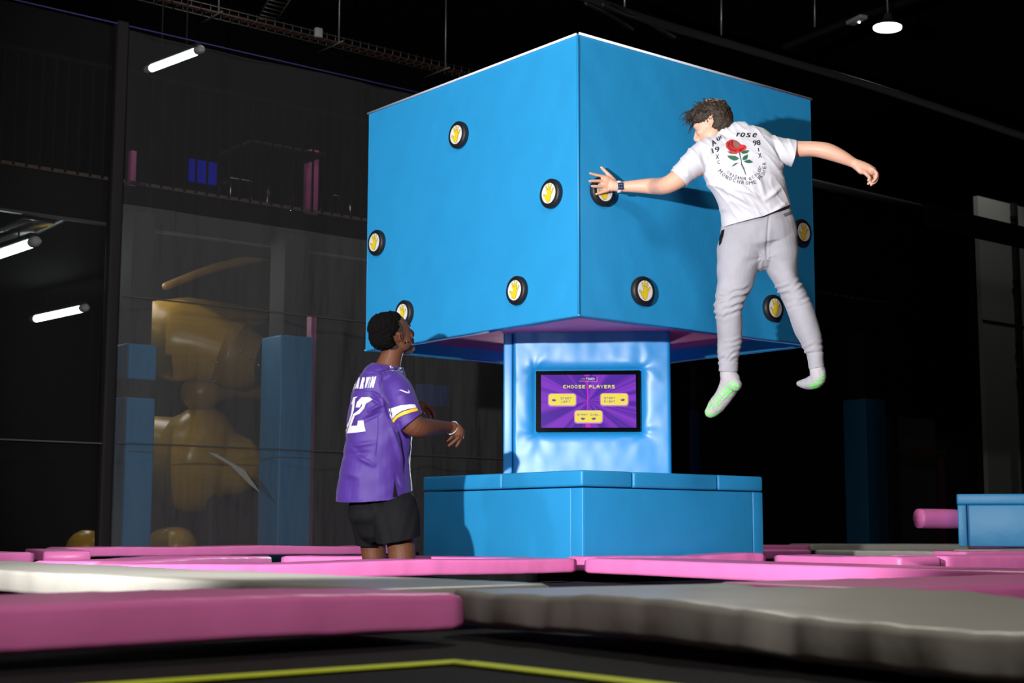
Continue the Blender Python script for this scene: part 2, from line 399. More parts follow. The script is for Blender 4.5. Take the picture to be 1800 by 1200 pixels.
bx('top_pad', (-.01, -H+.19, ZB-capz/2+.001), (.70, .392, capz-.004), BLUE, root, .016)
bx('top_pad', (.545, -H+.19, ZB-capz/2+.001), (.405, .392, capz-.004), BLUE, root, .016)
bx('top_pad', (.37, .18, ZB-capz/2), (.76, .35, capz-.006), BLUE, root, .016)
bx('top_pad', (.37, .56, ZB-capz/2), (.76, .38, capz-.006), BLUE, root, .016)
bx('top_pad', (-.1, .2, ZB-capz/2-.002), (.6, .9, capz-.01), BLUE, root, .016)
# ------------------------------------------------------------------ column with screen (turned 45 degrees)
CN = V((-math.sqrt(.5), -math.sqrt(.5), 0)); CR = V((math.sqrt(.5), -math.sqrt(.5), 0))
d0 = 9.2; pc = at(1031, 700, d0); pc.z = 0
XL, XR = None, None
def oncol(x, y, off=0):
    """point on the column's front plane"""
    r = ray(x, y); o = pc+CN*off; return CAM + r*(((o-CAM).dot(CN))/r.dot(CN))
def lc(x, y, off=0):
    p = oncol(x, y, off); return ((p-pc).dot(CR), p.z)
xl = lc(884, 700)[0]; xs = lc(901.5, 700)[0]; xr = lc(1179.5, 700)[0]
root = empty('padded_column', pc+V((0, 0, ZB)), 'blue vinyl padded column carrying the touch screen', 'padded column')
RC = Matrix((CR, -CN, UP)).transposed()
ztopc = 1.372
bm = B(); box(bm, pc+CR*((xl+xr)/2)-CN*.32+UP*((ZB+ztopc)/2), (xr-xl-.03, .52, ztopc-ZB), 0, RC); link('core', bm, BLUED, root, False)
bm = B(); box(bm, pc+CR*((xl+xs)/2-.001)-CN*.07+UP*((ZB+ztopc)/2), (xs-xl-.004, .12, ztopc-ZB), .010, RC, 3); link('side_pad', bm, BLUEP, root)
bm = B(); box(bm, pc+CR*(xr-.03)-CN*.33+UP*((ZB+ztopc)/2), (.05, .5, ztopc-ZB), .010, RC, 3); link('side_pad', bm, BLUEP, root)
# front pad: pillow with pinches at the corners of the screen opening
s0 = lc(940, 651); s1 = lc(1127.5, 760)      # opening: (x left, z top) (x right, z bottom)
bm = B(); NX, NZ = 120, 110; g = {}
corn = [(s0[0], s0[1], -1, 1), (s1[0], s0[1], 1, 1), (s0[0], s1[1], -1, -1), (s1[0], s1[1], 1, -1)]
for i in range(NX+1):
    for j in range(NZ+1):
        x = xs+.003+(xr-xs-.003)*i/NX; z = ZB+.002+(ztopc-ZB)*j/NZ
        e = min(x-xs-.003, xr-x); o = .03
        if e < .02: o -= .02*(1-math.sqrt(max(0, 1-(1-e/.02)**2)))
        dx = max(s0[0]-x, 0, x-s1[0]); dz = max(s1[1]-z, 0, z-s0[1]); d = math.hypot(dx, dz)
        o += -.028*math.exp(-d/.022)
        for cx, cz, qx, qz in corn:
            rx, rz = (x-cx)*qx, (z-cz)*qz; rr = math.hypot(rx, rz); th = math.atan2(rz, rx)
            if rr > .004 and (dx > 0 or dz > 0):
                o += .0034*math.cos(th*4+cx*7+cz*5+noise.noise(V((x*6, z*6, 3)))*2.5)*math.exp(-rr/.14)*(.6+noise.noise(V((x*9, z*9, 8))))*min(1, rr/.035)*(1 if (dx > 0 or dz > 0) else 0)
        o += .004*noise.noise(V((x*5, z*3, 1)))+.0015*noise.noise(V((x*13, z*9, 4)))
        g[i, j] = bm.verts.new(pc+CR*x+CN*o+UP*z)
for i in range(NX):
    for j in range(NZ):
        x = xs+(xr-xs)*(i+.5)/NX; z = ZB+(ztopc-ZB)*(j+.5)/NZ
        bm.faces.new((g[i, j], g[i+1, j], g[i+1, j+1], g[i, j+1]))
# back edge to close the pad
rim = [g[i, 0] for i in range(NX+1)]+[g[NX, j] for j in range(1, NZ+1)]+[g[i, NZ] for i in range(NX-1, -1, -1)]+[g[0, j] for j in range(NZ-1, 0, -1)]
bk = [bm.verts.new(v.co-CN*((v.co-pc).dot(CN)+.05)) for v in rim]
for i in range(len(rim)): bm.faces.new((rim[i], rim[(i+1) % len(rim)], bk[(i+1) % len(rim)], bk[i]))
bm.faces.new(bk); link('front_pad', bm, BLUEP, root)
# ---- touch screen
a0 = lc(942, 652, .03); a1 = lc(1126, 758, .03)
scr = empty('touch_screen', pc+CN*.03+CR*((a0[0]+a1[0])/2)+UP*a1[1], 'black framed touch screen with a purple game menu set in the column', 'screen')
bm = B(); box(bm, pc+CN*.012+CR*((a0[0]+a1[0])/2)+UP*((a0[1]+a1[1])/2), (a1[0]-a0[0], .05, a0[1]-a1[1]), .004, RC)
BEZ = mat('glossy_black_bezel', (.003, .003, .004), .08, spec=.12); link('bezel', bm, BEZ, scr, False)
def em(name, col, s=1): return mat('screen_'+name, (.01, .01, .01), .1, emit=col, estr=s, spec=.1)
DISP = bpy.data.materials.new('screen_purple_rays'); DISP.use_nodes = True
nt = DISP.node_tree; n = nt.nodes; bs = n['Principled BSDF']; bs.inputs['Base Color'].default_value = (.01, .01, .01, 1); bs.inputs['Roughness'].default_value = .08; bs.inputs['Specular IOR Level'].default_value = .15
tc = n.new('ShaderNodeTexCoord'); gr = n.new('ShaderNodeTexGradient'); gr.gradient_type = 'RADIAL'; mp = n.new('ShaderNodeMapping')
nt.links.new(tc.outputs['UV'], mp.inputs[0]); mp.inputs['Location'].default_value = (-.5, -.5, 0); nt.links.new(mp.outputs[0], gr.inputs[0])
nz = n.new('ShaderNodeTexNoise'); nz.noise_dimensions = '1D'; nz.inputs['Scale'].default_value = 16; nz.inputs['Detail'].default_value = 3; nt.links.new(gr.outputs['Fac'], nz.inputs['W'])
cr = n.new('ShaderNodeValToRGB'); cr.color_ramp.interpolation = 'EASE'; cr.color_ramp.elements[0].position = .42; cr.color_ramp.elements[1].position = .60
cr.color_ramp.elements[0].color = (.10, .022, .42, 1); cr.color_ramp.elements[1].color = (.27, .045, .66, 1)
nt.links.new(nz.outputs[0], cr.inputs[0]); nt.links.new(cr.outputs[0], bs.inputs['Emission Color']); bs.inputs['Emission Strength'].default_value = .85
def sp(x, y, off): return oncol(x, y, off)
def flat(name, shapes, m, off, parent, uv=False):
    bm = B()
    if uv: L = bm.loops.layers.uv.new('UVMap')
    for vs, fs in shapes:
        VV = [bm.verts.new(sp(x, y, off)) for x, y in vs]
        for f in fs:
            try: fc = bm.faces.new([VV[i] for i in f])
            except ValueError: continue
            if uv:
                for lp, i in zip(fc.loops, f): lp[L].uv = ((vs[i][0]-951)/167, (vs[i][1]-658)/94)
    return link(name, bm, m, parent, smooth=False)
def rrect(x0, y0, x1, y1, r):
    pts = []
    for cx, cy, s in ((x1-r, y1-r, 0), (x0+r, y1-r, 90), (x0+r, y0+r, 180), (x1-r, y0+r, 270)):
        for i in range(6): t = math.radians(s+18*i); pts.append((cx+r*math.cos(t), cy+r*math.sin(t)))
    return polyshape(pts)
display = flat('display', [polyshape([(951, 658.7), (1117.5, 658), (1118.5, 751.3), (951, 751.6)])], DISP, .0385, scr, True)
PIX = {'C': '.####|##...|##...|##...|.####', 'H': '#...#|#...#|#####|#...#|#...#', 'O': '.###.|#...#|#...#|#...#|.###.', 'S': '#####|#....|.###.|....#|#####',
 'E': '#####|#....|####.|#....|#####', 'P': '####.|#...#|####.|#....|#....', 'L': '#....|#....|#....|#....|#####', 'A': '.###.|#...#|#####|#...#|#...#',
 'Y': '#...#|.#.#.|..#..|..#..|..#..', 'R': '####.|#...#|####.|#..#.|#...#', 'T': '#####|..#..|..#..|..#..|..#..', 'I': '..#..|..#..|..#..|..#..|..#..',
 'G': '.####|#....|#.###|#...#|.####', 'F': '#####|#....|####.|#....|#....', 'D': '####.|#...#|#...#|#...#|####.', 'U': '#...#|#...#|#...#|#...#|.###.', 'V': '#...#|#...#|#...#|.#.#.|..#..', 'B': '####.|#...#|####.|#...#|####.', 'N': '#...#|##..#|#.#.#|#..##|#...#'}
def pix(s, x0, y0, x1, y1, gap=1.6):
    n = sum(1 for c in s)*5+(len(s)-1)*gap; cw = (x1-x0)/n; ch = (y1-y0)/5; out = []; x = x0
    for c in s:
        if c in PIX:
            for j, row in enumerate(PIX[c].split('|')):
                i = 0
                while i < 5:
                    if row[i] == '#':
                        k = i
                        while k < 5 and row[k] == '#': k += 1
                        out.append(polyshape([(x+i*cw, y0+j*ch), (x+k*cw, y0+j*ch), (x+k*cw, y0+(j+1)*ch+.15), (x+i*cw, y0+(j+1)*ch+.15)])); i = k
                    else: i += 1
        x += (5+gap)*cw
    return out
MAG = em('magenta', (.62, .03, .62), .9); YT = em('yellow', (.95, .88, .10), 1.0); PB = em('lilac', (.62, .22, .75), .9); YB = em('button_yellow', (.93, .80, .10), .95)
PT = em('purple_text', (.25, .05, .45), .9); NAVY = em('navy', (.05, .02, .36), .9); COR = em('coral', (.85, .22, .30), .9); WH = em('white', (.9, .95, 1), 1)
flat('centre_beam', [polyshape([(1027, 658.5), (1037, 658.5), (1033, 664), (1034.5, 697), (1033, 720), (1039, 751), (1029, 751), (1031.5, 720), (1032, 697), (1031, 664)])], MAG, .0392, display)
flat('logo_plate', [polyshape([(1018, 661.5), (1048, 661.5), (1048, 668.5), (1018, 668.5)])], NAVY, .0400, display)
flat('logo_underline', [polyshape([(1018, 669), (1049.6, 670), (1049.6, 671), (1018, 670)]), polyshape([(1049, 662), (1050, 662), (1050, 671), (1049, 671)])], COR, .0402, display)
flat('logo_text', pix('VIBI', 1021, 663.7, 1029.6, 667.2, 1.2), COR, .0405, display)
flat('logo_text', pix('TOUCH', 1030.2, 663.6, 1045, 667.3, 1.2), WH, .0405, display)
flat('title_text', pix('CHOOSE', 990, 676.5, 1028.5, 682.2), YT, .0400, display)
flat('title_text', pix('PLAYERS', 1035.5, 676.5, 1080.5, 682.2), YT, .0400, display)
def arrow(x, y, k):
    return [polyshape([(x-4.2*k, y), (x, y-2.6), (x+.2*k, y-1.6), (x+4*k, y-.8), (x+4*k, y+1), (x, y+2.8)])]
def menu_button(x0, y0, x1, y1, txts, arrows):
    e = flat('menu_button', [rrect(x0, y0, x1, y1, 5.5)], PB, .0395, display)
    flat('button_face', [rrect(x0+1.6, y0+1, x1-1.6, y1-2.2, 4.8)], YB, .0402, display)
    for t, a, b_, c_, d_ in txts: flat('button_text', pix(t, a, b_, c_, d_), PT, .0408, display)
    for ar in arrows: flat('arrow_symbol', arrow(*ar), PT, .0408, display)
menu_button(963, 691, 1013.5, 714.5, [('START', 985.5, 698.3, 1004.5, 701.8), ('LEFT', 987, 704, 1002.5, 707.2)], [(973.5, 703, 1)])
menu_button(1054.5, 690.5, 1105, 714, [('START', 1062, 697.8, 1081, 701.4), ('RIGHT', 1062, 703.6, 1081, 707)], [(1095, 702.5, -1)])
menu_button(1009, 720.5, 1060, 744.5, [('START DUEL', 1014.5, 726.8, 1053, 730.2)], [(1024.5, 735.5, 1), (1044, 735.5, -1)])
# ------------------------------------------------------------------ the big cube
zb, zt = 1.2925, 2.8726; YS = 1.0726
cube = empty('padded_cube', (0, 0, zb), 'huge blue vinyl padded cube on top of the column with hand targets', 'padded cube')
def bigpanel(name, o, ex, ez, n_, w_, h_, t, m, sag=.006):
    """upright padded panel, o = lower corner, front faces n_"""
    bm = B(); r = .011; g = {}
    def lin(w): k = int(w/.03); return [0, .002, .005, .009]+[.012+(w-.024)*i/k for i in range(k+1)]+[w-.009, w-.005, w-.002, w]
    XS, ZS = lin(w_), lin(h_); NX, NZ = len(XS)-1, len(ZS)-1
    for i in range(NX+1):
        for j in range(NZ+1):
            x = XS[i]; z = ZS[j]; e = min(x, w_-x, z, h_-z); off = 0
            if e < r: off = -r*(1-math.sqrt(max(0, 1-(1-e/r)**2)))
            ee = min(1, e/.15)
            off += -.003+sag*.5*ee*noise.noise(V((x*1.7+o[0]*3, z*1.3, o[1])))+.0022*noise.noise(V((x*7+z*5, z*2-x*2, o[0])))
            # pulled folds near the hem
            off += .004*math.exp(-z/.12)*noise.noise(V((x*11+z*6, 2, o[1]*5)))*ee+.003*math.exp(-(h_-z)/.1)*noise.noise(V((x*8-z*5, 7, o[0]*5)))*ee
            dz = .006*noise.noise(V((x*2.1, 9, o[0]+o[1])))*(1 if j in (0, NZ) else 0)
            g[i, j] = bm.verts.new(V(o)+V(ex)*x+V(ez)*z+V(n_)*off+V(ez)*dz)
    for i in range(NX):
        for j in range(NZ): bm.faces.new((g[i, j], g[i+1, j], g[i+1, j+1], g[i, j+1]))
    rim = [g[i, 0] for i in range(NX+1)]+[g[NX, j] for j in range(1, NZ+1)]+[g[i, NZ] for i in range(NX-1, -1, -1)]+[g[0, j] for j in range(NZ-1, 0, -1)]
    bk = []
    for v in rim:       # mitred ends, so neighbouring panels meet on the corner line
        xx = (v.co-V(o)).dot(V(ex)); sh = t*1.05*(1-min(1, xx/.06)) - t*1.05*(1-min(1, (w_-xx)/.06))
        bk.append(bm.verts.new(v.co-V(n_)*t+V(ex)*sh))
    for i in range(len(rim)): bm.faces.new((rim[i], rim[(i+1) % len(rim)], bk[(i+1) % len(rim)], bk[i]))
    bm.faces.new(bk); return link(name, bm, m, cube)
T_ = .05
bigpanel('side_panel', (-1, -1, zb), (0, 1, 0), UP, (-1, 0, 0), 2.0726, zt-zb, T_, BLUE)
bigpanel('side_panel', (-1+.001, -1, zb), (1, 0, 0), UP, (0, -1, 0), 2.0, zt-zb, T_, BLUE)
bigpanel('side_panel', (1, -1+.001, zb), (0, 1, 0), UP, (1, 0, 0), 2.07, zt-zb, T_, BLUE)
bigpanel('side_panel', (-1+.001, YS-.001, zb), (1, 0, 0), UP, (0, 1, 0), 1.998, zt-zb, T_, BLUE)
bm = B(); box(bm, (0, .036, zb+.10), (1.90, 1.97, .05), .01); link('underside_panel', bm, PINK, cube)
bm = B(); box(bm, (0, .036, zt-.03), (1.93, 2.0, .05), .01); link('top_panel', bm, BLUE, cube)
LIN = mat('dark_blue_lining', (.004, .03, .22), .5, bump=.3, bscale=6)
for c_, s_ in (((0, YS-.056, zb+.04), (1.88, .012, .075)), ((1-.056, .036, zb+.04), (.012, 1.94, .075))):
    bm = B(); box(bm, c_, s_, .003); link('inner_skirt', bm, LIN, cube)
PIPE_LIT = mat('highlight_piping', (.85, .87, .95), .4)  # pale colour stands for the lamp highlight along the top edges
for a, c in (((-1.0, YS, zb+.004), (1.0, YS, zb+.004)), ((1.0, YS, zb+.004), (1.0, -1, zb+.004)), ((-1, -1, zb+.01), (-1, -1, zt-.01))):
    bm = B(); cyl(bm, a, c, .006, 8); link('piping', bm, BLUE, cube)
for a, c in (((-.99, -1.001, zt+.001), (1.0, -1.001, zt+.001)), ((-1.001, YS, zt-.003), (-1.001, -.99, zt-.003))):
    bm = B(); cyl(bm, a, c, .007, 8); link('piping', bm, PIPE_LIT, cube)
# hand targets
def target(pt, nrm, right, label):
    """round button; drawing plane x = right, y = up, z = nrm"""
    e = empty('hand_target', pt, label, 'wall button', 'round hand targets on the cube'); rad = .083
    Mx = Matrix((V(right), UP, V(nrm))).transposed().to_4x4(); Mx.translation = V(pt)
    def addm(name, bm, m, sm=True): bm.transform(Mx); return link(name, bm, m, e, sm)
    bm = B(); prof = [(rad-.004, -.004), (rad, .006), (rad, .024), (rad-.006, .031), (rad-.016, .034), (.060, .034), (.058, .030), (.0, .030)]; n_ = 48; rows = []
    for r_, z_ in prof[:-1]: rows.append([bm.verts.new((r_*math.cos(2*math.pi*i/n_), r_*math.sin(2*math.pi*i/n_), z_)) for i in range(n_)])
    for A, D in zip(rows, rows[1:]):
        for i in range(n_): bm.faces.new((A[i], A[(i+1) % n_], D[(i+1) % n_], D[i]))
    bm.faces.new(rows[-1]); bm.faces.new(rows[0][::-1]); addm('rubber_ring', bm, RUB)
    bm = B(); cyl(bm, (0, 0, .0302), (0, 0, .0325), .0575, 48); addm('face_plate', bm, WHITEP, False)
    s = .00053
    fingers = [((-8, 5), (-42, 78), 8.5, 10.5), ((4, 10), (-2, 96), 8.5, 11), ((20, 10), (38, 82), 8, 10.5), ((30, -15), (72, 38), 7.5, 10), ((-15, -45), (-76, -8), 9, 16)]
    def hand(gr, z, name, m):
        bm = B(); k = [0]
        def capsule(a, c, r1, r2):
            a, c = V((*a, 0)), V((*c, 0)); T = (c-a).normalized(); S = V((-T.y, T.x, 0)); pts = []
            for i in range(9): t = math.pi*i/8; pts.append(c+(S*math.cos(t)+T*math.sin(t))*(r1+gr))
            pts += [a-S*(r2+gr), a-T*4, a+S*(r2+gr)]
            zz = z+.00004*k[0]; k[0] += 1
            bm.faces.new([bm.verts.new((p.x*s, p.y*s, zz)) for p in pts][::-1])
        for a, c, r1, r2 in fingers: capsule(a, c, r1, r2)
        palm = [(-24, 12), (-10, 20), (12, 22), (30, 14), (40, -10), (36, -45), (22, -80), (2, -94), (-16, -92), (-42, -70), (-62, -34), (-40, -32), (-24, -12)]
        zz = z+.0003; cx, cy = 2, -35
        bm.faces.new([bm.verts.new(((x+(x-cx)/math.hypot(x-cx, y-cy)*gr)*s, (y+(y-cy)/math.hypot(x-cx, y-cy)*gr)*s, zz)) for x, y in palm][::-1])
        addm(name, bm, m, False)
    hand(3.2, .0327, 'hand_outline', INK); hand(0, .0334, 'hand_symbol', YEL)
for (x, y), lb in zip([(809, 238), (972, 341), (665, 427), (912, 511), (714, 551)],
    ['highest round hand button on the left face of the cube', 'round hand button on the left face close to the cube\'s front corner', 'round hand button at the outer left edge of the cube',
     'round hand button low in the middle of the left face', 'round hand button half hidden behind the man\'s curly hair']):
    p = onx(x, y, -1.0); target(p, (-1, 0, 0), (0, -1, 0), lb)
for (x, y), lb in zip([(1056, 337), (1127, 512), (1406, 409), (1356, 542)],
    ['round hand button under the jumping man\'s fingers', 'round hand button low on the right face left of the jumper\'s legs', 'round hand button at the right edge beside the jumper\'s hip', 'round hand button seen between the jumper\'s legs']):
    p = ony(x, y, -1.0); target(p, (0, -1, 0), (1, 0, 0), lb)
# ------------------------------------------------------------------ people
def fold(p, seed, across, along, fa, fl):
    v = noise.noise(V((p.dot(across)*fa, p.dot(along)*fl, seed))); return (1-abs(v)*2.2)**3 if abs(v) < .45 else 0
def chain(bm, pts, n=10, k=3): loft(bm, pts, n, k)
def head(bm, c, f, u, s=1.0, nose=1.0, beard=0):
    """skull, face, ears as overlapping closed forms; c = centre of the skull, f = facing, u = crown"""
    f = f.normalized(); u = (u-f*u.dot(f)).normalized(); l = u.cross(f); ax = (f, l, u)
    E = lambda x, y, z, a, b_, d, t=16: ell(bm, c+(f*x+l*y+u*z)*s, ax, (a*s, b_*s, d*s), t)
    E(-.012, 0, .028, .098, .077, .092, 24)                  # cranium
    E(.030, 0, .018, .062, .066, .070, 20)                   # forehead
    st = [(.030, .015, .060, .066), (.034, -.020, .058, .062), (.034, -.050, .054, .054), (.040, -.078, .046, .043), (.050, -.100, .034, .029), (.058, -.112, .022, .018)]
    loft(bm, [(c+(f*x+u*z)*s, b_*s, a*s) for x, z, a, b_ in st], 24, 3, side=l)
    E(.074, 0, -.108, .018, .020, .014)                      # chin
    for q in (-1, 1):
        E(.076, q*.030, .016, .016, .026, .008)              # brow
        E(.062, q*.036, -.030, .022, .022, .018)             # cheek
        E(.016, q*.036, -.052, .048, .027, .044, 20)             # jaw corner
        E(.072, q*.030, -.002, .012, .014, .009)             # eyelid
        # ear: rim and lobe
        ec = c+(f*-.012+l*(q*.071)+u*-.014)*s; pr = []
        for i in range(11):
            t = math.radians(-75+i*22); pr.append((ec+(f*(-.004-.013*math.cos(t))+u*(.022*math.sin(t)+.002)+l*q*(.006+.007*max(0, math.cos(t))))*s, .0045*s, .0045*s))
        loft(bm, pr, 8, 2); ell(bm, ec+(l*q*-.004)*s, ax, (.014*s, .007*s, .024*s), 12); ell(bm, ec+(f*.004-u*.027+l*q*.004)*s, ax, (.007*s, .005*s, .009*s), 8)
    loft(bm, [(c+(f*x+u*z)*s, b_*s, a*s) for x, z, a, b_ in [(.084, .012, .008, .008), (.096*nose, -.014, .011, .009), (.106*nose, -.034, .013, .013), (.098, -.046, .014, .017)]], 12, 3, side=l)
    for q in (-1, 1): E(.092, q*.012, -.042, .010, .008, .008, 8)
    E(.090, 0, -.066, .011, .024, .0075); E(.088, 0, -.080, .011, .021, .008)   # lips
    return ax
def eyes(parent, c, ax, s, iris):
    f, l, u = ax
    for q in (-1, 1):
        bm = B(); ell(bm, c+(f*.0725+l*q*.030-u*.003)*s, ax, (.0115*s, .0125*s, .0075*s), 12); e = link('eye', bm, mat('eye_white', (.45, .42, .42), .3), parent)
        bm = B(); ell(bm, c+(f*.081+l*q*.030-u*.003)*s, ax, (.0042*s, .0055*s, .0055*s), 10); link('eyebrow' if False else 'eye', bm, INK, parent)
        bm = B(); loft(bm, [(c+(f*.088+l*q*.012+u*.018)*s, .003*s, .003*s), (c+(f*.090+l*q*.030+u*.025)*s, .0035*s, .004*s), (c+(f*.076+l*q*.052+u*.018)*s, .002*s, .003*s)], 8, 3); link('eyebrow', bm, iris, parent)
# ============ the jumper ============
D = 8.0
jump = empty('person', at(1335, 400, D), 'person in white rose T-shirt and grey joggers jumping to slap the cube', 'person', 'people at the cube')
bm = B()
# trunk (under the clothes), neck
loft(bm, [P(1300, 262, 7.96, 50, .085), P(1308, 290, 7.95, 56, .10), P(1316, 330, 7.96, 47, .095), P(1328, 370, 8.0, 45, .09), P(1334, 405, 8.02, 50, .10)], 24, 4)
loft(bm, [P(1250, 226, 8.0, 17, .055), P(1268, 238, 7.99, 18.5, .055), P(1290, 256, 7.97, 24, .06)], 20, 4)
HC = at(1251, 220, 8.0)
fj = (R*-.86 - U*.38 + F*.30); uj = (U*.93 - R*.06 + F*.12+R*.36)
axj = head(bm, HC, fj, uj, 1.0)
# left arm to the button
wr = ony(1090, 328, -1.105)
loft(bm, [P(1240, 280, 7.95, 22, .06), P(1212, 297, 7.93, 20, .058), P(1192, 314, 7.95, 17.5, .052), P(1170, 326, 8.0, 15.5, .048), (ony(1150, 327, -1.25), .046, .042), (ony(1125, 327, -1.18), .038, .034), (wr, .028, .022), (ony(1076, 326, -1.08), .030, .018)], 20, 4)
Y1 = -1.0345
def on(x, y, o): return ony(x, y, Y1-o)
loft(bm, [(on(1083, 327, .040), .029, .018), (on(1074, 325, .030), .038, .016), (on(1064, 322, .024), .040, .014), (on(1058, 321, .018), .033, .010)], 20, 3)
def fin(pts, bm=bm): loft(bm, [(on(x, y, o), r_, r_*.92) for x, y, o, r_ in pts], 10, 3)
fin([(1068, 312, .024, .011), (1056, 309, .020, .0095), (1046, 307, .014, .0088), (1037.5, 304.5, .009, .0075)])
fin([(1066, 319, .024, .011), (1054, 318, .020, .0098), (1044, 318, .014, .009), (1036.5, 318, .009, .0078)])
fin([(1066, 327, .022, .011), (1056, 327.5, .020, .0095), (1047, 327.5, .014, .0088), (1040.5, 327, .009, .0076)])
fin([(1068, 335, .022, .0105), (1061, 337, .018, .0090), (1054, 339.5, .012, .0080), (1048, 341, .009, .0068)])
fin([(1079, 317, .034, .014), (1071, 308, .026, .0115), (1063, 300, .016, .010), (1057, 294, .010, .0082)])
# right arm stretched out
loft(bm, [P(1362, 262, 7.95, 22, .06), P(1385, 262, 7.93, 17, .052), P(1408, 262, 7.92, 14, .046), P(1432, 262, 7.90, 13.5, .044), P(1455, 266, 7.88, 14.5, .045), P(1480, 276, 7.86, 12, .036), P(1500, 286, 7.85, 8.8, .024), P(1509, 290, 7.84, 9.5, .02)], 20, 4)
DR = 7.84
def q(x, y, d_, r_): return (at(x, y, DR+d_), r_, r_*.95)
loft(bm, [P(1504, 288, DR, 9, .022), P(1515, 294, DR, 11, .024), P(1526, 298, DR, 10, .024), P(1533, 300, DR, 8, .022)], 18, 3)
loft(bm, [q(1509, 297, -.01, .015), q(1514, 301, -.015, .0165), q(1521, 302, -.018, .012)], 12, 3)
loft(bm, [q(1519, 302, -.02, .0115), q(1525, 308, -.022, .0105), q(1529, 313, -.022, .0085), q(1526, 317, -.02, .007)], 10, 3)   # thumb
for dd, pts in ((-.024, [(1533, 297), (1540.5, 304), (1539.5, 313), (1534, 319)]), (-.006, [(1535, 297), (1542, 306), (1541, 316), (1536, 322)]), (.012, [(1533, 300), (1538, 309), (1536, 319), (1531, 325)]), (.028, [(1530, 302), (1533, 311), (1530, 319), (1526, 323)])):
    rs = (.0105, .0098, .0088, .0075); loft(bm, [q(x, y, dd, r_) for (x, y), r_ in zip(pts, rs)], 10, 3)
# legs and feet (inside the joggers and socks)
loft(bm, [P(1318, 405, 8.02, 30, .09), P(1300, 455, 8.02, 28, .085), P(1284, 530, 8.0, 18, .062), P(1280, 580, 8.03, 17, .058), P(1280, 630, 8.03, 11.5, .038), P(1280, 655, 8.02, 11, .036)], 18, 4)
loft(bm, [P(1352, 405, 8.02, 30, .09), P(1374, 460, 8.02, 22, .08), P(1392, 520, 7.98, 16, .06), P(1412, 570, 7.95, 16, .058), P(1430, 625, 7.92, 9.5, .032), P(1435, 650, 7.92, 9, .030)], 18, 4)
FL = [P(1279.5, 650, 8.02, 12, .038), P(1283, 668, 8.02, 14, .042), P(1276, 688, 8.03, 14, .040), P(1264, 706, 8.04, 14, .036), P(1252, 720, 8.05, 11, .030), P(1247, 726, 8.05, 8, .022)]
FR = [P(1434.5, 645, 7.92, 9, .030), P(1437, 656, 7.92, 10, .034), P(1432, 667, 7.96, 9, .032), P(1418, 674, 8.02, 5.5, .026), P(1410, 674, 8.06, 3.5, .018)]
loft(bm, FL, 18, 3); loft(bm, FR, 18, 3)
me = bake(bm, .0038, 4); link('body', me, SKIN2, jump); eyes(jump, HC, axj, 1.0, HAIRN)
# hair: cap plus separate locks thrown forward
f_, l_, u_ = axj
bm = B()
for x, y, z, a, b_, c_ in ((-.018, 0, .048, .100, .083, .088), (-.052, 0, .015, .066, .076, .085), (.035, 0, .085, .062, .066, .042), (-.04, 0, -.03, .058, .062, .045), (.022, .052, .046, .050, .030, .038), (.022, -.052, .046, .050, .030, .038)):
    ell(bm, HC+f_*x+l_*y+u_*z, axj, (a, b_, c_), 24)
me = bake(bm, .004, 3)
displace(me, lambda p, n_: .006+.007*noise.noise(p*22)+.005*noise.noise(p*60)+.004*noise.noise(p*120))
hair = link('hair', me, HAIRN, jump)
bm = B(); rnd = random.Random(3)
for i in range(420):
    az = rnd.uniform(-math.pi, math.pi); el = rnd.uniform(.05, 1.45)
    n_ = (f_*math.cos(az)*math.cos(el)+l_*math.sin(az)*math.cos(el)+u_*math.sin(el))
    if n_.dot(f_) > .75 and n_.dot(u_) < .55: continue
    p0 = HC+u_*.045+f_*-.012+V(n_)*.082; front = max(0, n_.dot(f_))
    L_ = rnd.uniform(.018, .042)+front*rnd.uniform(.01, .05)
    dr = (n_*.22+f_*(.5+.9*front)-u_*.1+V((rnd.gauss(0, .3), rnd.gauss(0, .3), rnd.gauss(0, .3)))).normalized()
    cv = (V((rnd.gauss(0, 1), rnd.gauss(0, 1), rnd.gauss(0, 1)))*.012-UP*.006); r_ = rnd.uniform(.0014, .0042)
    if i % 3 == 0: r_ *= 1.5
    loft(bm, [(p0, r_, r_), (p0+dr*L_*.5+cv*.4, r_*.75, r_*.75), (p0+dr*L_+cv, r_*.15, r_*.15)], 5, 2, caps=False)
for i in range(46):      # fringe flying over the forehead
    p0 = HC+f_*rnd.uniform(.055, .085)+l_*rnd.uniform(-.06, .06)+u_*rnd.uniform(.06, .11)
    dr = (f_*1.0+u_*rnd.uniform(-.5, .35)+l_*rnd.uniform(-.2, .35)).normalized(); L_ = rnd.uniform(.035, .075); r_ = rnd.uniform(.0015, .004)
    loft(bm, [(p0, r_, r_), (p0+dr*L_*.5+u_*rnd.uniform(-.004, .016), r_*.8, r_*.8), (p0+dr*L_-u_*rnd.uniform(-.012, .035), r_*.15, r_*.15)], 5, 2, caps=False)
link('hair_locks', bm, HAIRN, jump)
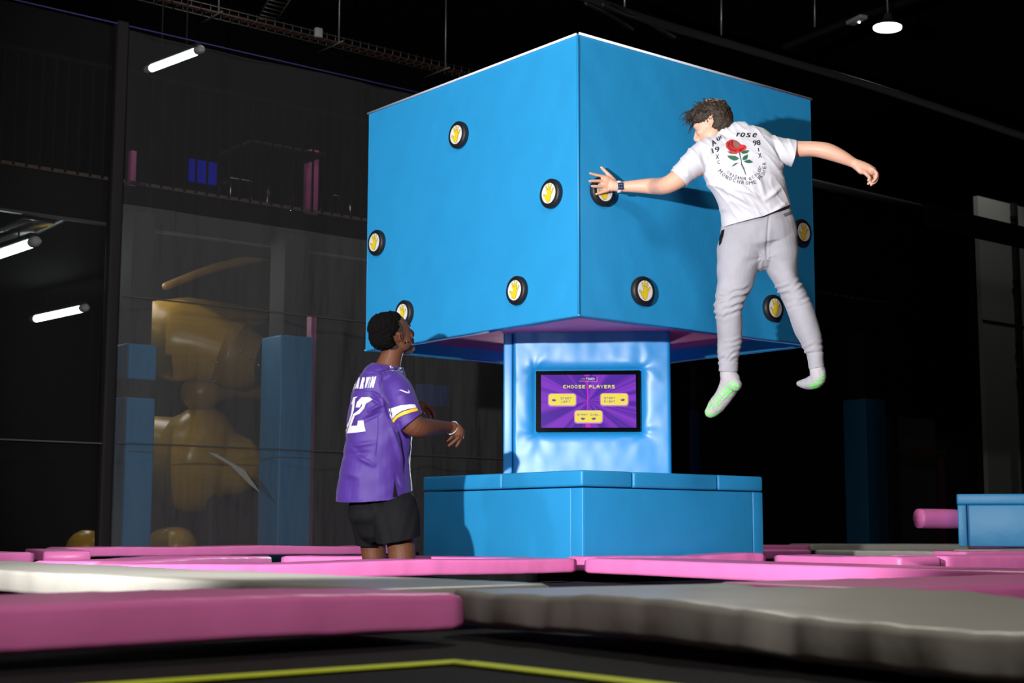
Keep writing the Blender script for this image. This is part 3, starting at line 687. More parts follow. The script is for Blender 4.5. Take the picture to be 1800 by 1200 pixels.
# tee
bm = B()
TW = [P(1291, 240, 7.975, 33, .070), P(1299, 254, 7.965, 58, .10), P(1304, 275, 7.95, 72, .125), P(1308, 300, 7.95, 70, .135), P(1315, 325, 7.96, 62, .135), P(1324, 350, 7.98, 60, .135), P(1329, 375, 8.0, 62, .14), P(1334, 402, 8.02, 65, .145), P(1337, 425, 8.03, 66, .145)]
loft(bm, TW, 36, 4, caps=True, ex=2.3)
loft(bm, [P(1262, 262, 7.95, 26, .075), P(1238, 274, 7.94, 27, .078), P(1215, 291, 7.93, 22.5, .072), P(1196, 311, 7.94, 20.5, .066), P(1181, 325, 7.96, 20, .064)], 28, 4)
loft(bm, [P(1340, 262, 7.95, 27, .075), P(1360, 264, 7.94, 25, .075), P(1380, 267, 7.93, 22.5, .068), P(1397, 270, 7.92, 21.5, .066), P(1412, 272, 7.91, 21, .064)], 28, 4)
loft(bm, [P(1272, 240, 7.98, 21, .062), P(1284, 249, 7.975, 27, .068), P(1296, 262, 7.97, 36, .07)], 24, 3)
me = bake(bm, .0048, 7)
A1 = (at(1180, 300, 8)-at(1392, 352, 8)).normalized()
dn = (at(1262, 330, 8)-at(1390, 400, 8)).normalized(); dx_ = dn.cross(F).normalized()
upn = (at(1290, 300, 8)-at(1345, 385, 8)).normalized(); upx = upn.cross(F).normalized()
def teef(p, n_):
    x, y = topx(p); a = .0
    a += .006*fold(p, 1.3, dx_, dn, 13, 3.0)*(1 if y > 300 else .35)
    a += .004*fold(p, 5.1, upx, upn, 17, 4)
    a += .007*noise.noise(V((p.dot(dx_)*7, p.dot(dn)*2.5, 2)))
    # strong diagonal pulls to the lower right of the back
    for (xa, ya, xb, yb, s_, am) in ((1262, 325, 1345, 372, 4.0, .010), (1345, 350, 1378, 325, 4.5, .011), (1300, 322, 1345, 360, 3.5, .007), (1330, 300, 1348, 365, 4, .006), (1362, 250, 1376, 292, 3.5, -.010), (1232, 262, 1244, 300, 4, -.007), (1352, 380, 1388, 350, 4, .008), (1245, 262, 1262, 300, 3, .005)):
        vx, vy = xb-xa, yb-ya; L2 = vx*vx+vy*vy; t = max(0, min(1, ((x-xa)*vx+(y-ya)*vy)/L2)); dd = math.hypot(x-xa-vx*t, y-ya-vy*t)
        a += am*math.exp(-(dd/s_)**2)*math.sin(math.pi*min(1, max(.12, t+.1)))*(1 if n_.dot(F) < 0 else 0)
    return a
displace(me, lambda p, n_: 1.35*teef(p, n_))
def plane2(x0, y0, x1, y1, d_, outx, outy):
    """cut plane that is seen edge-on as the line (x0,y0)-(x1,y1); outward side given in px"""
    a, c = at(x0, y0, d_), at(x1, y1, d_); n_ = (c-a).cross(F).normalized(); o = at((x0+x1)/2+outx, (y0+y1)/2+outy, d_)-(a+c)/2
    return (a+c)/2, (n_ if n_.dot(o) > 0 else -n_)
co, no = plane2(1180, 302, 1209, 330, 7.95, -10, 10); c1 = (co, no, .16)
co, no = plane2(1399, 246, 1391, 292, 7.92, 10, 0); c2 = (co, no, .13)
co, no = plane2(1271, 399, 1336, 383, 8.0, 0, 20); c3 = (co, no, .42)
co, no = plane2(1336, 383, 1394, 358, 8.0, 0, 20); c4 = (at(1385, 375, 8.0), no, .19)
c3 = (at(1300, 392, 8.0), c3[1], .3)
me = cutmesh(me, [c1, c2, c3, (at(1368, 369, 8.0), c4[1], .3)])
tee = link('t_shirt', me, TEE, jump)
sm = tee.modifiers.new('s', 'SOLIDIFY'); sm.thickness = .003; sm.offset = -1
tt = bvh(tee)
Z1 = lambda X, Y: (1235+X/10.908, 225+Y/10.908)
sh = []
for ch, X, Y, w_, h_, r_ in (('19', 250, 420, 14, 9, -18), ('98', 1035, 285, 13, 9, -6)): x, y = Z1(X, Y); sh.append(glyph(ch, x, y, w_, h_, r_, 0, .035))
for ch, X, Y, w_, h_, r_ in (('X', 285, 550, 6, 8, -5), ('C', 308, 655, 4.5, 6, -10), ('I', 1072, 415, 1.7, 6.5, -10), ('X', 1096, 525, 6.5, 8, -8)): x, y = Z1(X, Y); sh.append(glyph(ch, x, y, w_, h_, r_, 0, .015))
def run(word, pos, w_, h_, bold):
    out = []; pts = [Z1(*p_) for p_ in pos]
    for i, ch in enumerate(word):
        a_, c_ = pts[max(0, i-1)], pts[min(len(pts)-1, i+1)]; rt = math.degrees(math.atan2(c_[1]-a_[1], c_[0]-a_[0]))
        out.append(glyph(ch, pts[i][0], pts[i][1], w_*(.35 if ch == 'I' else 1.15 if ch in 'MW' else .9), h_, rt, 0, bold))
    return out
sh += run('MONOCHROME', [(345, 830), (405, 895), (465, 940), (530, 970), (610, 1000), (690, 1030), (770, 1040), (850, 1052), (925, 1050), (1000, 1032)], 5.2, 6.2, .008)
sh += run('FLOWER', [(1085, 955), (1120, 915), (1155, 875), (1180, 830), (1182, 755), (1180, 680)], 4.8, 6.0, .005)
sh += run('ORIGINAL', [(492, 845), (542, 888), (585, 912), (635, 935), (685, 950), (738, 958), (795, 962), (835, 968)], 3.9, 5.0, 0)
sh += run('ECOLOGY', [(912, 972), (965, 938), (1018, 903), (1055, 862), (1080, 820), (1095, 785), (1102, 745)], 3.9, 5.0, 0)
sh += [glyph('r', *Z1(683, 130), 5, 7, 8, .2, .06), glyph('o', *Z1(770, 132), 8, 8, 4, .3, .06), glyph('s', *Z1(880, 138), 7.5, 8, 4, .2, .06), glyph('e', *Z1(997, 140), 7, 8, 8, .3, .06)]
sh += [glyph('A', *Z1(208, 285), 9, 8.5, -42, .3, .05), glyph('u', *Z1(300, 210), 6, 6, -32, .2, .05), glyph('t', *Z1(350, 175), 4.5, 5, -25, .2, .05)]
for k_, (i_, j_) in enumerate(((0, 1), (1, 2), (2, 4), (4, 6), (6, 16), (16, 22), (22, 30), (30, 37), (37, 41), (41, 44))):
    decal('shirt_lettering', tt, sh[i_:j_], INK, tee, label='black printed lettering')
Zp = lambda pts: polyshape([Z1(*p_) for p_ in pts])
decal('rose_print', tt, [Zp([(460, 270), (550, 222), (620, 235), (680, 265), (740, 320), (800, 325), (835, 350), (838, 400), (800, 425), (760, 460), (700, 470), (640, 490), (560, 490), (525, 460), (488, 410), (450, 370), (448, 310)])], RED, tee, .0018, 3, 'red rose print')
decal('rose_shading', tt, [Zp([(470, 340), (500, 320), (560, 400), (660, 420), (640, 460), (540, 430)]), Zp([(560, 250), (580, 255), (570, 330), (600, 380), (580, 385), (545, 330)]), Zp([(690, 420), (760, 380), (820, 360), (770, 420), (720, 455)]), Zp([(480, 300), (520, 280), (530, 330), (500, 345)])], RED2, tee, .0026, 3)
decal('rose_centre', tt, [Zp([(590, 250), (650, 255), (700, 300), (705, 360), (670, 390), (620, 370), (590, 310)])], mat('faded_print', (.22, .12, .10), .8), tee, .0030, 3)
decal('rose_leaves', tt, [Zp([(470, 530), (540, 525), (630, 535), (695, 580), (660, 615), (600, 625), (540, 600), (500, 570)]), Zp([(765, 570), (790, 540), (870, 505), (862, 560), (845, 600), (790, 620), (762, 605)]), Zp([(785, 640), (840, 615), (905, 605), (965, 655), (900, 672), (840, 668)]), Zp([(555, 738), (590, 700), (630, 670), (690, 660), (650, 690), (610, 720)]), Zp([(738, 470), (800, 430), (880, 425), (892, 440), (850, 485), (770, 495)]), Zp([(465, 450), (520, 455), (560, 488), (660, 490), (640, 500), (540, 496)])], LEAF, tee, .0018, 3, 'dark green rose leaves')
decal('rose_stem', tt, [Zp([(692, 470), (715, 475), (745, 620), (750, 680), (800, 780), (835, 890), (822, 892), (780, 790), (735, 700), (735, 640)])], mat('stem_ink', (.06, .06, .09), .7), tee, .0022, 3)
# watch
wd = (ony(1100, 327, -1.12)-ony(1088, 327.5, -1.10)).normalized()
def band(name, c_, T_, a, b_, wdt, th, m, parent, n=28):
    s_ = T_.cross(F).normalized(); o_ = s_.cross(T_); bm = B(); rows = []
    for dz, e in ((-wdt/2, 0), (-wdt/2, th), (wdt/2, th), (wdt/2, 0)):
        rows.append([bm.verts.new(c_+T_*dz+s_*(a+e)*math.cos(2*math.pi*i/n)+o_*(b_+e)*math.sin(2*math.pi*i/n)) for i in range(n)])
    for k in range(4):
        A, D_ = rows[k], rows[(k+1) % 4]
        for i in range(n): bm.faces.new((A[i], A[(i+1) % n], D_[(i+1) % n], D_[i]))
    return link(name, bm, m, parent)
wc = ony(1088.5, 328, -1.103); wb = band('watch', wc, wd, .0300, .0235, .022, .003, WHITEP, jump)
sW = wd.cross(F).normalized(); oW = sW.cross(wd).normalized()
if oW.dot(F) > 0: oW = -oW
RW = Matrix((wd, sW, oW)).transposed()
bm = B(); box(bm, wc+oW*.029, (.036, .040, .010), .004, RW); link('watch_case', bm, STEEL, wb)
bm = B(); box(bm, wc+oW*.0345, (.030, .034, .002), .001, RW); link('watch_face', bm, mat('watch_glass', (.01, .015, .05), .15), wb)
bm = B()
for a_, b_, ww, hh in ((-.006, -.008, .009, .006), (.006, -.008, .008, .009), (-.006, .007, .008, .006), (.006, .008, .009, .008)): box(bm, wc+oW*.0358+wd*a_+sW*b_, (ww, hh, .0006), 0, RW)
link('watch_dial', bm, em('watch', (.25, .35, .6), .6), wb, False)
# joggers
bm = B()
loft(bm, [P(1328, 366, 8.0, 57, .125), P(1331, 385, 8.01, 63, .135), P(1333, 405, 8.02, 67, .145), P(1334, 425, 8.03, 66, .14), P(1338, 440, 8.03, 50, .11)], 32, 4)
JL = [P(1306, 412, 8.02, 38, .11), P(1302, 440, 8.02, 41, .125), P(1297, 465, 8.02, 37, .115), P(1293, 495, 8.01, 32, .10), P(1286, 515, 8.0, 27.5, .088), P(1279.5, 542, 8.0, 25, .08), P(1281, 565, 8.02, 23, .076), P(1282, 590, 8.03, 21.5, .072), P(1281, 615, 8.03, 20.5, .066), P(1280.5, 632, 8.03, 18.5, .056), P(1280, 646, 8.02, 17, .050), P(1280, 660, 8.02, 17, .050)]
JR = [P(1362, 412, 8.02, 37, .11), P(1370, 440, 8.02, 33, .12), P(1374, 465, 8.02, 28.5, .11), P(1382, 492, 8.0, 21.5, .095), P(1396, 518, 7.98, 21.5, .085), P(1407, 545, 7.96, 22.5, .08), P(1418, 577, 7.95, 21.5, .076), P(1427, 603, 7.93, 18.5, .066), P(1432, 622, 7.92, 15, .054), P(1434, 640, 7.92, 13.5, .046), P(1435.5, 655, 7.92, 13.5, .046)]
loft(bm, JL, 28, 4); loft(bm, JR, 28, 4)
me = bake(bm, .0048, 6)
def jogf(p, n_):
    x, y = topx(p); a = .005*noise.noise(V((p.dot(R)*9, p.z*5, 3)))+.004*noise.noise(p*16)
    if y < 500:   # pulls fanning out from the crotch
        rx, ry = x-1343, y-452; rr = math.hypot(rx, ry); th = math.atan2(ry, rx)
        k_ = (.5+noise.noise(V((x*.06, y*.06, 4))))*math.exp(-rr/30)*min(1, rr/14)
        a += (.0055 if rx < 0 else .0035)*math.cos(th*9+2*math.sin(rr*.07))*k_
    for kx, ky, am in ((1285, 520, .008), (1282, 545, .007), (1281, 628, .006), (1282, 606, .004), (1392, 505, .008), (1400, 530, .005), (1430, 612, .006)):
        t = (y-ky)+(x-kx)*.35; s_ = abs(x-kx) < 50
        if s_: a += .95*am*math.sin(t*.5+3*noise.noise(V((x*.05, y*.03, ky))))*math.exp(-(t/12)**2)*(.55+1.3*noise.noise(V((x*.07, ky, 2))))
    a += -.006*math.exp(-((x-(1352+(y-385)*-.12+(y-385)**2*.0009))/2.0)**2)*(1 if 372 < y < 455 and n_.dot(F) < 0 else 0)   # back seam
    for xx, yy, sl, cond in ((1280, 635, .02, x < 1330), (1434, 619, -.16, x > 1400)):      # cuff seams
        if cond: t = y-yy-(x-xx)*sl; a += -.0045*math.exp(-(t/1.3)**2)
    return a
displace(me, jogf)
co, no = plane2(1262, 652, 1299, 653, 8.02, 0, 9); j1 = (co, no, .14)
co, no = plane2(1420, 648, 1448, 643, 7.92, 0, 9); j2 = (co, no, .12)
me = cutmesh(me, [j1, j2])
jog = link('joggers', me, JOG, jump); sm = jog.modifiers.new('s', 'SOLIDIFY'); sm.thickness = .003; sm.offset = -1
tj = bvh(jog)
decal('pocket_opening', tj, [polyshape([(1268.5, 405), (1274, 403), (1272, 414), (1268, 428), (1264, 432), (1265, 418)])], SHORT, jog, .002, 3)
decal('pocket_welt', tj, [polyshape([(1376, 376), (1390, 371), (1393, 376), (1386, 378), (1379, 381)])], mat('dark_fleece', (.12, .12, .14), .9), jog, .002, 3)
# socks
def grow(L_, k): return [(p_[0], p_[1]+k, p_[2]+k) for p_ in L_]
def sock(stations, name='sock'):
    bm = B(); loft(bm, stations, 24, 4); return bm
bm = sock([P(1280, 643, 8.02, 14.5, .043), P(1280, 655, 8.02, 14.5, .043), P(1283.5, 668, 8.02, 17.5, .048), P(1279, 684, 8.03, 17, .046), P(1270, 699, 8.035, 15.5, .043), P(1258, 714, 8.05, 14.5, .040), P(1249, 724, 8.055, 10.5, .032)])
ell(bm, at(1291, 676, 8.0), (R, F, U), (.040, .042, .038), 16)
me = bake(bm, .004, 5); displace(me, lambda p, n_: .002*noise.noise(p*40)); sk = link('sock', me, SOCK, jump); ts = bvh(sk)
Z4 = lambda pts: polyshape([(1220+x/10.91, 630+y/10.91) for x, y in pts])
bars = [Z4([(680, 470), (720, 445), (770, 450), (875, 525), (860, 548), (800, 535)]), Z4([(630, 505), (655, 480), (770, 550), (850, 590), (850, 612), (790, 605), (720, 560)]), Z4([(580, 540), (610, 515), (678, 590), (655, 620)]), Z4([(528, 585), (560, 558), (632, 640), (600, 675)]), Z4([(482, 640), (515, 612), (580, 690), (552, 722)]), Z4([(435, 700), (468, 672), (528, 740), (500, 768)]), Z4([(392, 760), (420, 732), (482, 800), (455, 832)]), Z4([(355, 825), (375, 795), (440, 860), (415, 892)]), Z4([(250, 940), (320, 850), (345, 880), (290, 960), (300, 1000)]), Z4([(190, 1010), (220, 985), (330, 1040), (290, 1060)]), Z4([(180, 1040), (260, 1070), (400, 1080), (470, 1050), (430, 1095), (330, 1115), (230, 1095)]), Z4([(740, 640), (790, 630), (830, 640), (780, 675)]), Z4([(690, 690), (740, 680), (720, 712), (680, 712)]), Z4([(340, 900), (385, 905), (360, 980), (335, 960)]), Z4([(520, 790), (560, 750), (600, 720), (640, 690), (650, 715), (590, 765), (540, 810)]), Z4([(600, 680), (690, 600), (730, 590), (740, 620), (660, 690), (610, 720)]), Z4([(420, 880), (500, 820), (530, 850), (440, 920)]), Z4([(430, 990), (500, 955), (540, 960), (470, 1000)]), Z4([(360, 1060), (430, 1035), (475, 1040), (400, 1072)])]
decal('grip_pattern', ts, bars, GREEN, sk, .0022, 2, 'lime green rubber grips')
decal('sock_stripe', ts, [Z4([(490, 205), (600, 178), (780, 172), (800, 185), (800, 208), (780, 210), (600, 212), (485, 240)])], GREEN, sk, .0018, 2, 'lime green ankle stripe')
bm = sock([P(1434.5, 640, 7.92, 12.3, .038), P(1437, 652, 7.92, 13.5, .044), P(1438, 664, 7.93, 13.5, .046), P(1430, 671, 7.97, 13, .044), P(1417, 674, 8.03, 9.5, .038), P(1408, 674, 8.07, 6, .028)])
me = bake(bm, .004, 5); displace(me, lambda p, n_: .002*noise.noise(p*40)); sk = link('sock', me, SOCK, jump); ts = bvh(sk)
Z5 = lambda pts: polyshape([(1385+x/12, 600+y/12) for x, y in pts])
decal('grip_pattern', ts, [Z5([(640, 780), (670, 745), (770, 690), (775, 715), (700, 765)]), Z5([(610, 840), (640, 805), (770, 745), (760, 775), (680, 815)])]+[Z5([(430+i*8, 965-i*28), (470+i*25, 930-i*26), (740-i*10, 880-i*24), (720-i*10, 905-i*24)]) for i in range(0, 3)]+[Z5([(430, 970), (620, 950), (690, 930), (620, 980), (500, 985)])], GREEN, sk, .002, 2, 'lime green rubber grips')

# ============ the man in the purple jersey ============
_at = at
def at(x, y, d): return _at(x, y, d*1.03)      # he stands a little deeper than first measured

man = empty('person', (-1.85, -.30, -.50), 'person in purple number 12 jersey and black shorts looking up at the cube', 'person', 'people at the cube')
G = 7.8
bm = B()
loft(bm, [P(676, 668, 7.8, 36, .11), P(672, 700, 7.8, 44, .13), P(668, 760, 7.8, 42, .12), P(664, 810, 7.8, 42, .12), P(664, 850, 7.8, 46, .13), P(668, 885, 7.8, 50, .14)], 24, 4)
loft(bm, [P(693, 608, 7.8, 20, .060), P(688, 625, 7.8, 19.5, .060), P(683, 642, 7.8, 23, .066), P(679, 660, 7.8, 30, .08)], 20, 4)
HG = at(693, 588, 7.8)
fg = (R*.70+F*.58+U*.36); ug = (U*1.0-R*.3-F*.2)
axg = head(bm, HG, fg, ug, 1.04, 1.02)
# right arm
loft(bm, [P(702, 690, 7.62, 24, .075), P(711, 715, 7.58, 24, .072), P(722, 742, 7.55, 22, .062), P(738, 751, 7.58, 19, .056), P(757, 751, 7.66, 15.5, .046), P(775, 750, 7.75, 11.5, .036), P(790, 750, 7.81, 9.3, .027), P(797, 751, 7.82, 10, .024)], 20, 4)
DG = 7.83
def g_(x, y, d_, r_): return (at(x, y, DG+d_), r_, r_*.95)
loft(bm, [P(795, 750, DG, 10, .022), P(801, 754, DG, 12, .024), P(806, 761, DG, 11, .024), P(807, 768, DG, 8, .022)], 18, 3, )
loft(bm, [g_(806, 768, -.028, .011), g_(800, 774, -.036, .0105), g_(794, 779, -.040, .0095), g_(789, 783, -.042, .008)], 10, 3)
loft(bm, [g_(810, 766, -.012, .011), g_(808, 774, -.018, .0100), g_(805, 780, -.022, .009), g_(802, 784, -.024, .0078)], 10, 3)
loft(bm, [g_(811, 762, .008, .011), g_(812, 769, .010, .0100), g_(810, 775, .010, .009), g_(807, 779, .008, .0078)], 10, 3)
loft(bm, [g_(809, 758, .024, .0105), g_(812, 765, .030, .0092), g_(811, 771, .030, .0082), g_(808, 775, .028, .007)], 10, 3)
loft(bm, [g_(799, 761, .010, .013), g_(794, 768, .016, .011), g_(789, 772, .018, .0095), g_(785, 775, .018, .008)], 10, 3)
# left arm beyond the chest
loft(bm, [P(668, 685, 7.98, 20, .07), P(684, 715, 8.02, 18, .058), P(700, 728, 8.05, 16, .05), P(716, 720, 8.04, 13, .042), P(731, 714, 8.03, 9.5, .028), P(739, 714, 8.03, 10.5, .024)], 20, 4)
def h_(x, y, d_, r_): return (at(x, y, 8.03+d_), r_, r_*.95)
loft(bm, [P(735, 714, 8.03, 10, .024), P(744, 715, 8.03, 11, .022), P(751, 718, 8.03, 8, .022)], 16, 3)
loft(bm, [h_(750, 714, -.02, .0105), h_(757, 718, -.024, .0098), h_(761, 724, -.024, .0088), h_(763, 731, -.022, .0075)], 10, 3)
loft(bm, [h_(752, 717, 0, .0105), h_(758, 722, 0, .0098), h_(761, 728, 0, .0088), h_(761.5, 734, 0, .0075)], 10, 3)
loft(bm, [h_(749, 720, -.006, .0105), h_(753, 725, -.01, .0095), h_(755, 730, -.01, .0085), h_(755, 735, -.01, .0072)], 10, 3)
loft(bm, [h_(750, 716, .02, .010), h_(755, 720, .022, .009), h_(758, 725, .022, .008), h_(758, 729, .022, .007)], 10, 3)
loft(bm, [h_(741, 719, -.02, .012), h_(744, 724, -.026, .0105), h_(742, 728, -.028, .009), h_(739, 730, -.028, .0078)], 10, 3)
# legs down to the mat
LN = [P(697, 905, 7.74, 26, .075), P(704, 950, 7.70, 26, .080), P(707, 985, 7.66, 24, .075), P(706, 1010, 7.66, 20, .064), P(702, 1060, 7.72, 19, .060), P(697, 1110, 7.76, 11.5, .036), P(697, 1136, 7.76, 11.5, .038)]
LF = [P(652, 900, 7.9, 29, .10), P(655, 950, 7.9, 24, .088), P(658, 985, 7.88, 21.5, .075), P(658, 1010, 7.88, 18.5, .064), P(655, 1060, 7.94, 18, .060), P(652, 1100, 7.97, 11, .036), P(652, 1120, 7.97, 11, .038)]
loft(bm, LN, 20, 4); loft(bm, LF, 20, 4)
fd = (Rh*.75+Fh*.6).normalized()
for st in (LN[-1][0], LF[-1][0]):
    a_ = V((st.x, st.y, -.455)); loft(bm, [(a_-fd*.05, .030, .028), (a_+fd*.02, .036, .034), (a_+fd*.10+UP*-.008, .040, .024), (a_+fd*.17-UP*.012, .036, .016)], 16, 3, side=fd.cross(UP))
me = bake(bm, .0038, 4); link('body', me, SKIN1, man); eyes(man, HG, axg, 1.04, HAIRB)
# hair
f_, l_, u_ = axg; bm = B()
for x, y, z, a, b_, c_ in ((-.045, 0, .058, .092, .090, .082), (-.078, 0, .020, .064, .080, .076), (.000, 0, .082, .060, .076, .046), (-.066, 0, -.018, .046, .064, .046)):
    ell(bm, HG+f_*x+l_*y+u_*z, axg, (a, b_, c_), 24)
me = bake(bm, .0026, 8)
displace(me, lambda p, n_: .005*noise.noise(p*25)+.005*noise.noise(p*90)+.006*noise.noise(p*190)+.003*noise.noise(p*330))
link('hair', me, HAIRB, man)
bm = B()
for q_ in (-1, 1): ell(bm, HG+(f_*-.008+l_*q_*.060+u_*.032)*1.04, axg, (.036, .020, .044), 14)
ell(bm, HG+f_*-.04-u_*.055, axg, (.045, .058, .035), 14)
link('hair_fade', bm, mat('short_faded_hair', (.03, .014, .009), .8, bump=1, bscale=300), man)
ep = at(708.5, 598, 7.70); ec = HG+(f_*.000+l_*-.086-u_*.040)*1.04
bm = B(); ell(bm, ec, axg, (.0045, .0045, .0045), 8); link('earring', bm, CHROME, man)
# bracelet of stones
bt = (at(801, 752, 7.85)-at(789, 749, 7.80)).normalized(); bc = at(795, 752, 7.825); s_ = bt.cross(F).normalized(); o_ = s_.cross(bt); bm = B()
BT = bt*.35
for i in range(30):
    t = 2*math.pi*i/30; ell(bm, bc+s_*.036*math.cos(t)+o_*.030*math.sin(t)+bt*.010*math.cos(t), (R, F, U), (.0042, .0042, .0042), 6)
link('bracelet', bm, mat('bright_stones', (.8, .8, .9), .12, metal=.6), man)
# shorts
bm = B()
loft(bm, [P(664, 868, 7.8, 46, .12), P(666, 880, 7.8, 58, .15), P(670, 900, 7.8, 62, .165), P(672, 915, 7.8, 52, .14)], 32, 4)
loft(bm, [P(694, 884, 7.75, 37, .085), P(697, 902, 7.71, 42, .12), P(699, 930, 7.68, 42, .122), P(700, 962, 7.68, 41, .118)], 28, 4)
loft(bm, [P(648, 893, 7.88, 34, .09), P(651, 910, 7.89, 36, .118), P(655, 935, 7.89, 35, .115), P(658, 972, 7.89, 34, .112)], 28, 4)
me = bake(bm, .005, 18)
def shf(p, n_):
    x, y = topx(p); return .006*noise.noise(V((x*.07+y*.02, y*.015, depth(p)*4)))+.004*noise.noise(p*14)+.006*math.cos((x-655-(y-880)*.25)*.22)*math.exp(-((x-655-(y-880)*.3)/16)**2)
displace(me, shf)
co, no = plane2(654, 955, 741, 939, 7.69, 0, 20); k1 = (at(705, 950, 7.66), no, .17)
co, no = plane2(624, 957, 690, 955, 7.9, 0, 20); k2 = (at(645, 960, 7.95), no, .13)
me = cutmesh(me, [(co, no, .22), (co-R*.09, no, .2), (plane2(654, 955, 741, 939, 7.69, 0, 20)[0], k1[1], .215, at(722, 968, 7.68))])
sho = link('shorts', me, SHORT, man); sm = sho.modifiers.new('s', 'SOLIDIFY'); sm.thickness = .003; sm.offset = -1
# jersey
bm = B()
GT = [P(688, 638, 7.8, 23, .072), P(684, 648, 7.8, 31, .095), P(676, 668, 7.79, 44, .135), P(672, 690, 7.79, 54, .155), P(669, 720, 7.79, 58, .165), P(667, 755, 7.79, 59.5, .17), P(663, 795, 7.79, 60.5, .175), P(660, 830, 7.79, 64, .18), P(659, 860, 7.79, 67.5, .185), P(658, 895, 7.79, 69, .19)]
loft(bm, GT, 40, 4, ex=2.2)
loft(bm, [P(690, 672, 7.68, 24, .085), P(700, 688, 7.62, 27, .085), P(707, 708, 7.585, 28, .082), P(714, 730, 7.56, 28, .078), P(721, 748, 7.545, 27, .074), P(724, 753, 7.54, 24, .06)], 30, 4)
loft(bm, [P(660, 672, 7.9, 24, .085), P(664, 690, 7.97, 26, .085), P(676, 712, 8.02, 25, .078), P(690, 730, 8.05, 23, .07)], 26, 4)
me = bake(bm, .0048, 7)
def jf(p, n_):
    x, y = topx(p); a = .006*noise.noise(V((x*.035, y*.02, depth(p)*3)))+.003*noise.noise(p*18)
    for (xa, ya, xb, yb, s__, am) in ((650, 722, 680, 706, 3, .012), (640, 738, 676, 722, 3.5, -.012), (652, 700, 676, 714, 3, -.010), (655, 690, 672, 700, 2.5, .009), (676, 700, 690, 745, 3, -.010), (700, 745, 716, 800, 3.5, -.012), (690, 755, 712, 830, 4, .010), (708, 780, 716, 850, 3, -.010),
        (612, 785, 670, 775, 4, .007), (605, 800, 660, 795, 5, -.008), (625, 800, 665, 822, 4, .007), (600, 830, 640, 840, 6, .006), (640, 655, 662, 650, 2, .004), (672, 668, 690, 655, 2, -.006), (693, 700, 720, 690, 5, .004), (600, 765, 640, 800, 4, -.005), (696, 836, 706, 860, 3, -.008)):
        vx, vy = xb-xa, yb-ya; L2 = vx*vx+vy*vy; t = max(0, min(1, ((x-xa)*vx+(y-ya)*vy)/L2)); dd = math.hypot(x-xa-vx*t, y-ya-vy*t)
        if n_.dot(F) < .1: a += 1.5*am*math.exp(-(dd/s__)**2)*math.sin(math.pi*min(1, max(.15, t+.1)))
    a -= .003*math.exp(-((y-651-(x-660)*-.1)/1.2)**2)*(1 if x < 690 else 0)
    return a
displace(me, jf)
co, no = plane2(702, 757, 740, 727, 7.54, 12, 14); s1c = (co, no, .14)
co, no = plane2(662, 638, 712, 646, 7.8, 0, -20); s2c = (co, no, .13)
hl = plane2(590, 879, 690, 873, 7.79, 0, 20); hr = plane2(690, 874, 729, 862, 7.79, 0, 20)
me = cutmesh(me, [s1c, s2c, (hl[0], hl[1], .26), (at(712, 866, 7.79), hr[1], .20)])
# sleeve stripes: the dye sits in the cloth, measured from the sleeve end
jer = link('jersey', me, JERS, man); sm = jer.modifiers.new('s', 'SOLIDIFY'); sm.thickness = .003; sm.offset = -1
tg = bvh(jer); Z6 = lambda pts: polyshape([(590+x/7.5, 640+y/7.5) for x, y in pts])
wb_ = decal('white_sleeve_stripe', tg, [Z6([(692, 600), (705, 590), (850, 545), (980, 530), (1040, 532), (1062, 575), (960, 590), (880, 612), (810, 655), (765, 705), (748, 728), (728, 695)])], WPRINT, jer, .0034, 2)
decal('gold_sleeve_stripe', tg, [Z6([(752, 742), (775, 705), (830, 658), (900, 622), (990, 595), (1070, 580), (1082, 615), (1000, 635), (900, 668), (830, 702), (795, 735), (775, 770)])], GOLD, jer, .0034, 2, 'gold sleeve stripe')
decal('number_print', tg, [Z6([(240, 435), (298, 424), (265, 452), (248, 600), (205, 740), (142, 900), (135, 917), (82, 938), (178, 760), (213, 640), (226, 528), (210, 530), (222, 490)]), Z6([(270, 570), (285, 500), (345, 437), (450, 433), (486, 468), (400, 520), (380, 580), (320, 650), (258, 678), (212, 812), (290, 808), (297, 745), (365, 740), (397, 883), (150, 915), (210, 735), (240, 655), (300, 612), (348, 558), (352, 540), (345, 518), (325, 568)])], WPRINT, jer, .0030, 2, 'white block number 12 on the back')
nm = []
for ch, x, y, w__, r_ in (('H', 254, 268, 22, -4), ('A', 297, 248, 46, -2), ('R', 360, 247, 50, -2), ('V', 412, 244, 42, -2), ('I', 446, 241, 17, -2), ('N', 492, 236, 52, -2)):
    nm.append(glyph(ch, 590+x/7.5, 640+y/7.5, w__/7.5, 19.5, r_, .30, .045))
decal('name_print', tg, nm, WPRINT, jer, .0016, 3, 'white name lettering ARVIN')
decal('shoulder_number', tg, [glyph('1', 688, 645, 6, 12, 14, -.35, .05), glyph('2', 701, 647.5, 12, 10.5, 14, -.35, .05)], WPRINT, jer, .0016, 2.5, 'white shoulder number 12')
decal('swoosh_mark', tg, [Z6([(833, 345), (860, 336), (905, 352), (945, 367), (960, 360), (953, 331), (978, 365), (972, 383), (940, 384), (900, 370), (865, 350)])], WPRINT, jer, .0016, 2, 'white curved tick mark')
decal('side_vent', tg, [polyshape([(693, 843), (697, 862), (699, 874), (690, 874), (691.5, 860)])], SHORT, jer, .0016, 3)
SEAMM = mat('dark_seam', (.03, .01, .14), .8)
